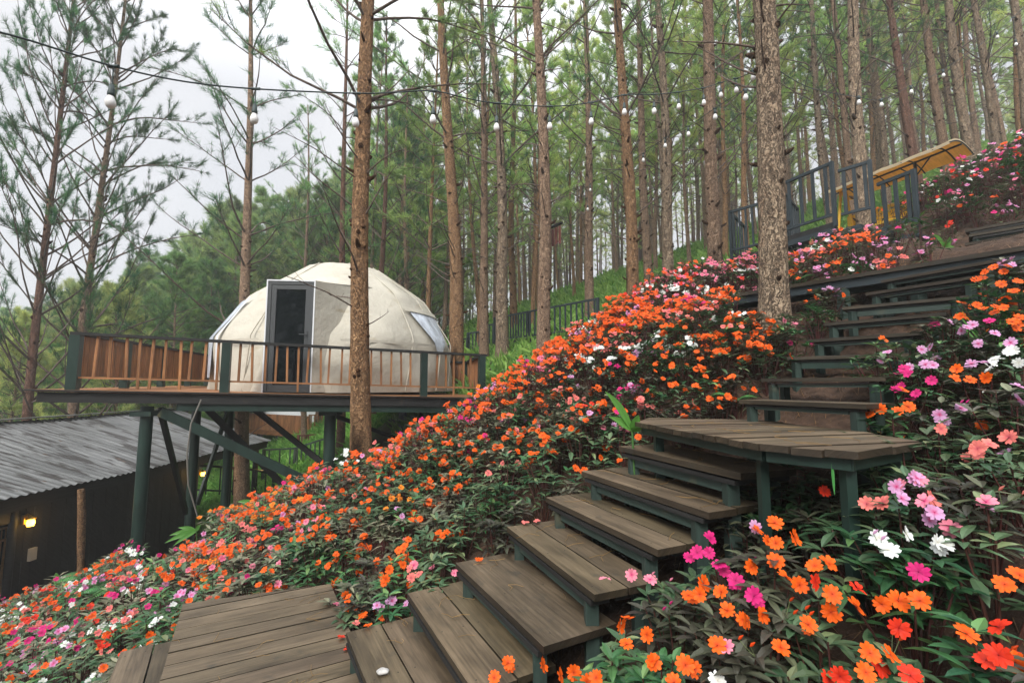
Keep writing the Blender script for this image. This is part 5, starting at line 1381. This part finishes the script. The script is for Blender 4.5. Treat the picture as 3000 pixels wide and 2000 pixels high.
def blocked(x, y, pad=0.10):
    for poly in PLATS:
        if inside(poly, x, y, 0.10): return True
    for (A, B, z, dep, *_r) in step_specs:
        e = (B - A); L = e.length; e = e / L; n = Vector((-e.y, e.x, 0)); v = Vector((x, y, 0)) - Vector((A.x, A.y, 0))
        u = v.dot(e); w_ = v.dot(n)
        if -pad < u < L + pad and -0.14 < w_ < dep + 0.05: return True
    for (a, b, r_) in near_xy[:30]:
        if (a - x) ** 2 + (b - y) ** 2 < 0.16: return True
    return False
prnd = random.Random(5)
def near_walk(x, y):
    e = (wb - wa); L = e.length; e = e / L; v = Vector((x - wa.x, y - wa.y, 0)); u = v.dot(e); w_ = v.dot(wn)
    return 0.25 < u < L and -0.42 < w_ < 0.50
cands = []
for yy in np.arange(1.0, 12.5, 0.222):
    for xx in np.arange(-9.5, 13, 0.222):
        x = xx + prnd.uniform(-.1, .1); y = yy + prnd.uniform(-.1, .1)
        if y > float(np.interp(x, [-8, -5.2, -3.5, -2, -1, 0, 1, 2.8, 4], [6.9, 6.9, 6.2, 5.8, 5.8, 6.1, 6.8, 7.6, 7.4])) + 1.25: continue
        if x < -8.2 or (x < -5 and y > 8.2): continue
        z = float(H(x, y)); px, py = proj(x, y, z + 0.3)
        if px < -60 or px > 3060 or py > 2150 or py < 0: continue
        if blocked(x, y) or near_walk(x, y): continue
        if 380 < px < 640 and py < 1690 - (px - 380) * 0.45: continue
        if 2290 < px < 2780 and 615 < py < 705 and prnd.random() < 0.85: continue
        if px > 2780 and 560 < py < 765 and y < 5.75: continue
        if -4.6 < x < -3.0 and y > 8.0: continue
        if 4.3 < x < 6.4 and y > 6.5 - 0.3 * (x - 4.3): continue
        if y < 1.45 and 600 < px < 2300: continue
        cands.append([math.hypot(x, y), x, y, z, px, py])
# blossoms of the near beds, at the places where they are seen
FG_B = []
def add(lst, c, ox, oy, s):
    for (x, y) in lst: FG_B.append((ox + x * s, oy + y * s, c))
add([(910,585),(745,610),(800,735),(1040,765),(860,835),(945,880),(640,770),(680,545),(790,495),(320,940),(455,925),(495,1045),(620,1110),(710,1070),(825,1275),(230,1380),(30,1360),(1150,940),(1140,1050),(1300,1020),(1460,1000),(1385,1310),(1510,1320),(1360,1430),(2320,820),(2230,880),(1990,1190),(160,1490),(1125,750),(250,950),(430,1260),(340,870),(1000,1130),(1700,980),(1560,980)], 'orange', 1900, 1300, 0.4677)
add([(1305,905),(1565,1150),(2195,1320),(2200,1150),(1640,1450),(1200,1450),(1100,295),(1040,860)], 'scarlet', 1900, 1300, 0.4677)
add([(385,590),(305,680),(380,680),(440,760),(545,855),(660,950),(1690,800)], 'magenta', 1900, 1300, 0.4677)
add([(480,1270),(1730,360),(2115,365),(1690,215)], 'pink', 1900, 1300, 0.4677)
add([(1365,375),(1470,370),(2065,30)], 'salmon', 1900, 1300, 0.4677)
add([(1675,225),(1580,340),(1790,430),(2120,405),(665,520)], 'lilac', 1900, 1300, 0.4677)
add([(1445,590),(1610,560),(1505,665),(1805,610),(430,1480),(1850,630)], 'white', 1900, 1300, 0.4677)
add([(1655,1015),(1520,1045),(1505,1110),(1750,1040)], 'pink', 900, 1100, 0.574)
add([(1630,1370),(1735,1320),(1765,1460),(1640,1240),(1200,1475),(1025,1465),(955,1540),(1290,1530),(1360,1510),(1475,1540),(1600,1270)], 'orange', 900, 1100, 0.574)
add([(1955,440),(2050,470),(2080,455),(2195,500),(2110,555),(1850,570),(1808,585),(2280,550),(1830,665),(1870,670),(2320,780),(2140,655),(1905,930),(1780,1265)], 'lilac', 1700, 700, 0.5527)
add([(2020,340),(2140,370),(2200,360),(2020,410),(2290,440),(2325,420),(2230,240),(2265,145),(2320,225),(1995,690),(1985,740),(2065,750),(2145,735),(1560,895),(1680,910),(1740,890),(1590,900),(1710,800),(2100,350),(2240,365),(2190,150),(1520,900)], 'orange', 1700, 700, 0.5527)
add([(2170,435),(1715,690),(1740,715),(1860,750),(1780,820),(1690,715)], 'magenta', 1700, 700, 0.5527)
add([(1910,1005),(2110,1105),(2275,1050)], 'salmon', 1700, 700, 0.5527)
add([(2270,600),(2180,660),(2325,655),(2200,640),(2290,590),(2170,690)], 'white', 1700, 700, 0.5527)
fixed = []
for (px, py, c) in FG_B:
    lift = 0.43 + 0.05 * prnd.random() if py > 1300 else 0.44
    p = hit(px, py, lift)
    if p is None: continue
    fixed.append((p, c))
    if not any((q[1] - p.x) ** 2 + (q[2] - p.y) ** 2 < 0.02 for q in cands) and not blocked(p.x, p.y, 0.0):
        z = float(H(p.x, p.y)); a, b = proj(p.x, p.y, z + 0.3); cands.append([math.hypot(p.x, p.y), p.x, p.y, z, a, b])
for (ax, ay) in ((2250, 1430), (2310, 1405), (2385, 1430), (2450, 1450), (2590, 1420), (2660, 1400), (2200, 1470), (2180, 1540), (2270, 1500), (2350, 1490), (2430, 1510), (2510, 1500), (2590, 1480), (2560, 1560), (2660, 1470)):
    p = hit(ax, ay, 0.30)
    if p is not None: z = float(H(p.x, p.y)); a, b = proj(p.x, p.y, z + 0.3); cands.append([math.hypot(p.x, p.y), p.x, p.y, z, a, b])
cands.sort()
N_IND = 296
plants = []
CN = dict(orange='orange', amber='amber', scarlet='red', salmon='salmon pink', pink='pink', magenta='magenta', lilac='lilac', white='white')
TN = ['bronze green', 'dark purplish', 'fresh green', 'olive']
def near_colour(x, y):
    best = None; bd = 0.09
    for (p, c) in fixed:
        d2 = (p.x - x) ** 2 + (p.y - y) ** 2
        if d2 < bd: bd = d2; best = c
    return best
bed = G()
pinfo = []
for k, (dist, x, y, z, px, py) in enumerate(cands):
    wt, dens, where = zone(px, py)
    c = pick(wt, prnd)
    rr_ = prnd.random()
    right = 'right of' in where or 'landing' in where
    ti = (1 if rr_ < 0.4 else 0 if rr_ < 0.8 else 2) if right else (0 if rr_ < 0.42 else 3 if rr_ < 0.77 else 1 if rr_ < 0.82 else 2)
    if 'right foreground' in where: ti = 0 if rr_ < 0.45 else 1 if rr_ < 0.83 else 2
    if c == 'white': ti = 2
    nb = np.random.default_rng(k + 1).poisson(dens)
    s = prnd.uniform(0.84, 1.06) if right or 'foreground' in where else prnd.uniform(0.92, 1.2)
    if k < N_IND:
        nc = near_colour(x, y)
        own = []
        pinfo.append(dict(x=x, y=y, z=z, s=s, ti=ti, c=nc or c, nb=nb, where=where, px=px, py=py, own=own))
    else:
        g0, tops, _t = prnd.choice([q for q in LOW_ if q[2] == ti])
        M = Matrix.Translation((x, y, z)) @ Matrix.Rotation(prnd.random() * 6.28, 4, 'Z') @ Matrix.Scale(s * 1.05, 4)
        bed.addg(g0, M, np.array([1, 1, 1]) * prnd.uniform(0.7, 1.3))
        for q in range(int(nb * 1.15)):
            t = prnd.choice(tops[:4]) if prnd.random() < 0.75 else prnd.choice(tops); c2 = c if prnd.random() < 0.85 else pick(wt, prnd)
            p = M @ (Vector(t) + Vector((prnd.uniform(-.06, .06), prnd.uniform(-.06, .06), prnd.uniform(0.0, 0.05))))
            nrm = Vector((prnd.gauss(-0.1, .45) - 0.25 * x / max(y, 1), -0.8 + prnd.gauss(0, .4), 0.75 + prnd.gauss(0, .3))).normalized()
            Mb = Matrix.Translation(p) @ (nrm.to_track_quat('Z', 'Y') @ Quaternion((0, 0, 1), prnd.random() * 6)).to_matrix().to_4x4() @ Matrix.Scale(prnd.uniform(0.66, 0.92), 4)
            gb = prnd.choice(BLL[c2]); n0 = len(bed.mi); bed.addg(gb, Mb, None); bed.mi[-1] = bed.mi[-1] * 0 + 1
for (p, c) in fixed:
    b = min(pinfo, key=lambda q: (q['x'] - p.x) ** 2 + (q['y'] - p.y) ** 2)
    if (b['x'] - p.x) ** 2 + (b['y'] - p.y) ** 2 < 0.2: b['own'].append((p, c))
# labels: which plant it is, by its leaves, the number and colour of its blossoms and what it grows beside
NUMW = ['no', 'one', 'two', 'three', 'four', 'five', 'six', 'seven', 'eight', 'nine', 'ten']
ORD = ['lowest', 'second', 'third', 'fourth', 'fifth', 'sixth', 'seventh']
LM = [((sp_[0] + sp_[1]) / 2, f'{ORD[i]} plank step') for i, sp_ in enumerate(step_specs[:7])]
LM += [((sp_[0] + sp_[1]) / 2, f'{ORD[i] if i else "first"} upper step') for i, sp_ in enumerate(step_specs[7:14])]
LM += [(pBL, "slatted platform's far left corner"), (pBR, "slatted platform's far right corner"), (pp[0], "landing's left corner"), (pp[2], "landing's front corner"), (pp[3], "landing's right corner"),
       (Pd(1060, 1335, 6.4), 'orange barked trunk'), (Pd(2266, 905, 4.75), 'largest flaky trunk'), (Vector((p1.x, p1.y, 0)), 'first steel post'), (Vector((p2.x, p2.y, 0)), 'second steel post'), (wa, "upper walkway's left end"), (wb, "upper walkway's right end")]
seen = {}
for q in pinfo:
    if q['own']:
        cs = [c for _p, c in q['own']]; q['c'] = max(set(cs), key=cs.count)
    nb = len(q['own']) + q['nb']
    l = min(LM, key=lambda m: (m[0].x - q['x']) ** 2 + (m[0].y - q['y']) ** 2)
    lx, ly = proj(l[0].x, l[0].y, l[0].z); dx = q['px'] - lx; dd = math.hypot(l[0].x - q['x'], l[0].y - q['y'])
    side = ('left of' if dx < 0 else 'right of') if abs(q['x'] - l[0].x) > abs(q['y'] - l[0].y) * 0.8 else ('in front of' if q['y'] < l[0].y else 'beyond')
    far_ = 'just ' if dd < 0.45 else '' if dd < 0.9 else 'well ' if dd < 1.6 else 'far '
    q['label'] = (f"{TN[q['ti']]} impatiens with {NUMW[min(nb, 10)]} {CN[q['c']]} blossom{'s' if nb != 1 else ''} {far_}{side} the {l[1]}" if nb else f"flowerless {TN[q['ti']]} impatiens {far_}{side} the {l[1]}")
    if len(q['label'].split()) > 16: q['label'] = q['label'].replace(' ' + far_.strip() + ' ', ' ', 1) if far_ else q['label'].replace(' upper ', ' ')
    seen[q['label']] = seen.get(q['label'], 0) + 1
for q in pinfo:
    root = empty('impatiens_plant', (q['x'], q['y'], q['z'] - 0.01), q['label'], 'flowering plant', 'impatiens plants of the flower bank')
    me, tops, _t = prnd.choice([m for m in IMP if m[2] == q['ti']])
    spin = prnd.random() * 6.283; s = q['s']
    fo = link_mesh('foliage', me, root); fo.rotation_euler.z = spin; fo.scale = (s, s, s)
    Rz = Matrix.Rotation(spin, 3, 'Z')
    def put(loc, c, sc_=1.0):
        nrm = Vector((prnd.gauss(-0.05, .55) - 0.3 * q['x'] / max(q['y'], 1), -0.7 + prnd.gauss(0, .45), 0.75 + prnd.gauss(0, .4))).normalized()
        b = link_mesh('blossom', prnd.choice(BL[c]), root); b.rotation_mode = 'QUATERNION'
        b.rotation_quaternion = nrm.to_track_quat('Z', 'Y') @ Quaternion((0, 0, 1), prnd.random() * 6.28)
        b.location = loc; b.scale = (sc_, sc_, sc_)
    if q['own'] and q['y'] < 3.2 and prnd.random() < 0.6:        # unopened buds on thin stalks
        g = G(); t = Rz @ (Vector(prnd.choice(tops)) * s)
        for _k in range(2): o_ = t + Vector((prnd.uniform(-.05, .05), prnd.uniform(-.05, .05), 0.045)); tube(g, [t, o_], 0.0012, 3, (0.15, 0.2, 0.08)); tube(g, [o_, o_ + Vector((0.004, -0.004, 0.008)), o_ + Vector((0.01, -0.01, 0.017))], [0.002, 0.005, 0.001], 6, tuple(np.array(COLS[q['c']]) * 0.75))
        g.build('buds', MAT['leaf'], root)
    for (p, c) in q['own']:
        put(p - root.location, c, prnd.uniform(0.64, 0.80))
        if prnd.random() < 0.25: put(p - root.location + Vector((prnd.uniform(-.05, .05), 0.03, -0.03)), c, 0.68)
    wt, dens, where = zone(q['px'], q['py'])
    fav = prnd.sample(tops, 3)
    for _ in range(q['nb']):
        t = prnd.choice(fav if prnd.random() < 0.75 else tops); v = Rz @ (Vector(t) * s) + Vector((prnd.uniform(-.05, .05), prnd.uniform(-.05, .05), prnd.uniform(0.005, 0.045)))
        put(v, q['c'], prnd.uniform(0.62, 0.86))
if bed.V: tag(bed.build('flower_bed', [MAT['leaf'], MAT['petal']]), kind='stuff')
print('plants', len(cands), 'individual', len(pinfo), 'labels', len(seen))

# broad leaved ginger plants, ferns, grass blade
def broad_plant(px, py, d, lab, leaves, sc_=1.0, name='broad_leaf_plant'):
    b = Pd(px, py, d); r_ = empty(name, b, lab, 'plant')
    zg = float(H(b.x, b.y)) - b.z
    for (dx, dy, dz, L, wv) in leaves:
        g = G(); dd = np.array([dx, dy, dz], dtype=float); dd /= np.linalg.norm(dd); s = np.cross(dd, [0.2, -1, 0.3]); s /= np.linalg.norm(s); n = np.cross(s, dd)
        V = []; U = []; m = 9
        for k in range(m):
            t = k / (m - 1); wq = wv * math.sin(math.pi * min(1, t ** 0.75 * 0.97 + 0.03)) + 0.004
            c0 = dd * L * t - np.array([0, 0, 0.28 * L * t * t]); V += [c0 - s * wq / 2 + n * wq * .14, c0, c0 + s * wq / 2 + n * wq * .14]; U += [(t * L, -wq / 2), (t * L, 0), (t * L, wq / 2)]
        Q = [q for k in range(m - 1) for q in ([3 * k, 3 * k + 1, 3 * k + 4, 3 * k + 3], [3 * k + 1, 3 * k + 2, 3 * k + 5, 3 * k + 4])]
        g.add(V, Q, uv=np.array(U)[np.array(Q).ravel()], smooth=True); g.build('leaf_blade', MAT['broad_leaf'], r_)
    g = G(); tube(g, [(0, 0, 0.02), (0.01, 0.01, zg * 0.5), (0, 0.02, zg - 0.03)], 0.008, 6, (0.1, 0.22, 0.06)); g.build('stem', MAT['leaf'], r_)
broad_plant(1852, 1262, 3.05, 'bright green broad leaved plant at the left corner of the long landing', [(-0.55, -0.1, 1.15, 0.42, 0.05), (0.10, -0.2, 0.55, 0.17, 0.06), (-0.75, -0.1, 0.75, 0.22, 0.05), (0.12, -0.3, 0.2, 0.12, 0.05)])
broad_plant(2765, 725, 5.4, 'light green broad leaved plant beside the brown earth ledge at the upper right', [(-0.5, -0.2, 0.6, 0.30, 0.08), (0.3, -0.2, 0.7, 0.16, 0.07), (-0.1, -0.4, 0.5, 0.2, 0.07), (0.8, -0.1, 0.25, 0.12, 0.05)])
broad_plant(575, 1555, 6.9, 'long leaved bright green plant on the bare soil by the first steel post', [(-1, -0.3, 0.2, 0.34, 0.07), (-0.9, -0.6, 0.0, 0.36, 0.075), (-0.9, -0.2, 0.55, 0.28, 0.06), (-0.6, -0.8, -0.2, 0.28, 0.06), (0.4, -0.3, 0.6, 0.25, 0.05)])
broad_plant(430, 1690, 6.2, 'green plant with two tall blades at the foot of the first steel post', [(0.35, -0.2, 1, 0.34, 0.08), (-0.5, -0.2, 0.8, 0.24, 0.03), (0.8, -0.2, 0.2, 0.26, 0.06), (-1, -0.3, 0.3, 0.3, 0.07), (-0.9, -0.5, 0.05, 0.36, 0.10)])
broad_plant(745, 1475, 7.5, 'dark green strap leaved plant on the soil right of the crossing braces', [(-1, -0.2, 0.5, 0.28, 0.07), (-0.9, -0.4, 0.05, 0.32, 0.05), (0.5, -0.2, 0.6, 0.2, 0.05)])
broad_plant(170, 1720, 8.0, 'single round topped green leaf standing before the dark shed wall', [(-0.05, -0.1, 1, 0.36, 0.11)])
broad_plant(2375, 745, 6.6, 'pale green drooping leaf plant below the lookout deck post', [(-0.1, -0.2, 1, 0.34, 0.05), (0.5, -0.1, 0.9, 0.22, 0.05), (-0.5, -0.2, 0.8, 0.2, 0.04)])
def fern(px, py, d, lab, n=7, L=0.42):
    b = hit(px, py, 0.12) if d < 8.5 else None
    if b is None: b = Pd(px, py, d)
    b.z = float(H(b.x, b.y)) + 0.10; r_ = empty('fern', b, lab, 'fern')
    for k in range(n):
        g = G(); a = 6.283 * k / n + prnd.uniform(-.3, .3); dd = np.array([math.cos(a), math.sin(a), 0]); Lk_ = L * prnd.uniform(.75, 1.1)
        pts = [dd * Lk_ * t + np.array([0, 0, Lk_ * (1.1 * t - 0.85 * t * t)]) for t in np.linspace(0, 1, 12)]
        tube(g, pts, np.linspace(0.004, 0.001, 12), 3, (0.06, 0.12, 0.03), cap=False)
        sd = np.array([-dd[1], dd[0], 0])
        for i in range(2, 24):
            t = i / 24; p = dd * Lk_ * t + np.array([0, 0, Lk_ * (1.1 * t - 0.85 * t * t)]); ll = Lk_ * 0.26 * math.sin(math.pi * (0.12 + 0.86 * t))
            for sg_ in (-1, 1): leaf(g, p, sd * sg_ + dd * 0.45 - np.array([0, 0, .15]), np.array([0, 0, 1.0]), ll, ll * 0.24 + 0.003, np.array([0.05, 0.17, 0.045]) * prnd.uniform(.8, 1.4), .1, .2, 1)
        g.build('frond', MAT['leaf'], r_)
FN = [(2150, 1185, 3.6, 'small fern above the left end of the long landing', 5, 0.26), (60, 1790, 6.8, 'large fern at the lower left corner in front of the shed', 8, 0.6), (150, 1760, 7.2, 'fern in front of the shed opening, beside the white box', 8, 0.55),
      (300, 1700, 7.3, 'fern beside the magenta flowers by the first steel post', 8, 0.5), (370, 1730, 6.6, 'lush fern just left of the foot of the first steel post', 9, 0.5),
      (1000, 1360, 8.8, 'fern right behind the second steel post', 8, 0.5), (1035, 1330, 9.6, 'upper fern between the second steel post and the orange barked trunk', 8, 0.6), (1130, 1310, 9.3, 'fern to the right of the orange barked trunk under the deck', 8, 0.55),
      (1200, 1260, 10.0, 'fern under the right half of the deck', 8, 0.6), (1010, 1290, 10.8, 'tall fern behind the second steel post, by the far picket fence', 9, 0.7), (560, 1540, 8.0, 'small fern in the shade by the crossing braces', 7, 0.4),
      (850, 1430, 9.0, 'fern under the lower end of the long green brace', 7, 0.45), (2330, 840, 5.9, 'fern twig at the edge of the long upper walkway', 5, 0.35)]
for f in FN: fern(*f)
# white spider like flowers with green stems at the right
b = hit(2920, 1120, 0.0); r_ = empty('spider_lily', b, 'arching green stemmed plant with white flower heads at the right edge', 'flowering plant')
for k in range(16):
    g = G(); a = prnd.random() * 6.28; L = prnd.uniform(.25, .42); tube(g, [(0, 0, 0), (0.05 * math.cos(a), 0.05 * math.sin(a), L * .6), (0.16 * math.cos(a), 0.13 * math.sin(a), L * prnd.uniform(.85, 1.1))], [0.004, 0.003, 0.0015], 4, (0.10, 0.28, 0.06)); g.build('stem', MAT['leaf'], r_)
b = hit(2445, 1455, 0.0); g = G(); leaf(g, (0, 0, 0), (0.0, 0.02, 1), np.array([0, 1, 0.0]), 0.15, 0.012, np.array([0.07, 0.25, 0.06]), .2, .02, 2); o = g.build('grass_blade', MAT['leaf']); o.location = Pd(2445, 1450, 1.75)
tag(o, 'single upright green blade of grass in front of the landing frame', 'grass blade')

# fallen needles, petals, a pebble
g = G()
def litter(poly_or_step, n, z):
    for _ in range(n):
        if isinstance(poly_or_step, tuple):
            A, B, dep = poly_or_step; e = (B - A); L = e.length; e /= L; nn_ = Vector((-e.y, e.x, 0)); p = A + e * prnd.uniform(0.05, L - 0.05) + nn_ * prnd.uniform(0.04, dep - 0.04)
        else:
            xs = [q.x for q in poly_or_step]; ys_ = [q.y for q in poly_or_step]
            while True:
                p = Vector((prnd.uniform(min(xs), max(xs)), prnd.uniform(min(ys_), max(ys_)), z))
                if inside(poly_or_step, p.x, p.y, 0.05): break
        for q in range(prnd.choice([1, 2, 3])):
            a = prnd.random() * 6.28; L2 = prnd.uniform(0.05, 0.13); d = Vector((math.cos(a), math.sin(a), 0)); b_ = Vector((-d.y, d.x, 0)) * prnd.uniform(-.02, .02)
            o = Vector((p.x, p.y, z + 0.006 + 0.002 * q)); tube(g, [o, o + d * L2 * .5 + b_, o + d * L2], 0.0011, 3, tuple(np.array((0.36, 0.19, 0.07)) * prnd.uniform(.6, 1.3)), cap=False)
litter(PLATS[0], 26, -1.60); litter(PLATS[1], 14, -0.24)
for sp_ in step_specs[:7]: litter((sp_[0], sp_[1], sp_[3]), 5, sp_[2])
P_ = np.stack([rng.uniform(-3, 7, 26000), rng.uniform(1.2, 8, 26000), np.zeros(26000)], 1)
P_[:, 2] = H(P_[:, 0], P_[:, 1]) + 0.008
a_ = rng.random(26000) * 6.28; L_ = rng.uniform(0.04, 0.12, (26000, 1)); d_ = np.stack([np.cos(a_), np.sin(a_), rng.normal(0, .15, 26000)], 1); s_ = np.stack([-np.sin(a_), np.cos(a_), np.zeros(26000)], 1)
e_ = P_ + d_ * L_; e_[:, 2] = H(e_[:, 0], e_[:, 1]) + rng.uniform(0.004, 0.03, 26000)
V_ = np.stack([P_ - s_ * 0.0018, P_ + s_ * 0.0018, e_], 1).reshape(-1, 3)
g.add(V_, np.arange(len(V_)).reshape(-1, 3), np.repeat(np.array([0.20, 0.10, 0.05]) * rng.uniform(.4, 1.5, (26000, 1)), 3, 0))
tag(g.build('fallen_needles', MAT['leaf']), kind='stuff')
for (px, py, z, c, lab) in [(1403, 1645, -1.26, 'orange', 'single orange blossom fallen on the third plank step'), (1540, 1536, -0.92, 'salmon', 'left one of two salmon petals on the fourth plank step'), (1573, 1532, -0.92, 'salmon', 'right one of two salmon petals on the fourth plank step'),
                            (1020, 1905, -1.60, 'scarlet', 'bright red fallen blossom at the right edge of the slatted platform'), (1000, 1872, -1.6, 'scarlet', 'small dark red bud fallen on the slatted platform'), (1078, 1838, -1.43, 'orange', 'orange fallen petal on the back end of the lowest plank step'), (1042, 1832, -1.43, 'salmon', 'salmon fallen petal beside the corner of the lowest plank step'), (985, 1773, -1.6, 'pink', 'pink fallen petal on the far right corner of the slatted platform')]:
    if lab.startswith('single orange'): z = -1.09
    o = link_mesh('fallen_blossom', prnd.choice(BL[c])); o.location = Pz(px, py, z) + Vector((0, 0, 0.012)); o.scale = (0.7, 0.7, 0.7); o.rotation_euler = (0.15, -0.1, prnd.random() * 6)
    tag(o, lab, 'fallen blossom')
bm = bmesh.new(); bmesh.ops.create_icosphere(bm, subdivisions=3, radius=0.026)
for v in bm.verts: v.co = Vector((v.co.x * 1.2, v.co.y * 0.9, v.co.z * 0.45)) * (1 + 0.12 * math.sin(v.co.x * 150) * math.cos(v.co.y * 130))
me = bpy.data.meshes.new('pebble'); bm.to_mesh(me); bm.free(); me.materials.append(MAT['stone'])
a_ = me.color_attributes.new('col', 'FLOAT_COLOR', 'CORNER'); a_.data.foreach_set('color', np.ones(len(a_.data) * 4, dtype=np.float32))
o = link_mesh('pebble', me); o.location = Pz(1122, 1972, -1.43) + Vector((0, 0, 0.012)); tag(o, 'white pebble lying on the lowest plank step', 'pebble')

# trees standing behind the photographer (they show in the glass of the door)
for k, (x, y, wd_) in enumerate([(-17, -20, 'left part'), (-12.5, -16, 'middle'), (-8, -19, 'right part'), (-14, -26, 'upper part')]):
    plant_tree('bush%d' % (k % 3), (x, y, float(H(x, y)) - 0.1), (0, 0, 1), 1.8, k * 1.3, 'bark_brown', 'pine behind the viewer, dark reflection in the %s of the tent door glass' % wd_, 'pines behind the viewer')
# damp air of the wood
g = G(); box(g, (-421, -61, -12), (421, 601, 32)); me = g.mesh('haze', [])
hz = link_mesh('haze', me); tag(hz, kind='stuff')
hm = bpy.data.materials.new('haze'); hm.use_nodes = True; t_ = hm.node_tree
for n in list(t_.nodes):
    if n.type == 'BSDF_PRINCIPLED': t_.nodes.remove(n)
pv = t_.nodes.new('ShaderNodeVolumePrincipled'); pv.inputs['Density'].default_value = 0.0032; pv.inputs['Color'].default_value = (0.93, 0.96, 0.95, 1); pv.inputs['Anisotropy'].default_value = 0.2
t_.links.new(pv.outputs[0], t_.nodes['Material Output'].inputs['Volume'])
me.materials.append(hm)

by = {}
for o_ in sc.objects:
    if 'label' in o_ and o_.parent is None: by.setdefault(o_['label'], []).append(o_)
for lb, os_ in by.items():
    if 1 < len(os_) < 9 and len(lb.split()) <= 14:
        os_.sort(key=lambda o: o.location.length)
        for o_, wd_ in zip(os_, ('nearer', 'farther') if len(os_) == 2 else ('nearest', 'second nearest', 'third nearest', 'fourth nearest', 'fifth nearest', 'sixth nearest', 'seventh nearest', 'eighth nearest')): o_['label'] = wd_ + ' ' + lb
for o_ in sc.objects:
    if 'label' in o_ and len(o_['label'].split()) > 16: print('LONG', o_.name, o_['label'])
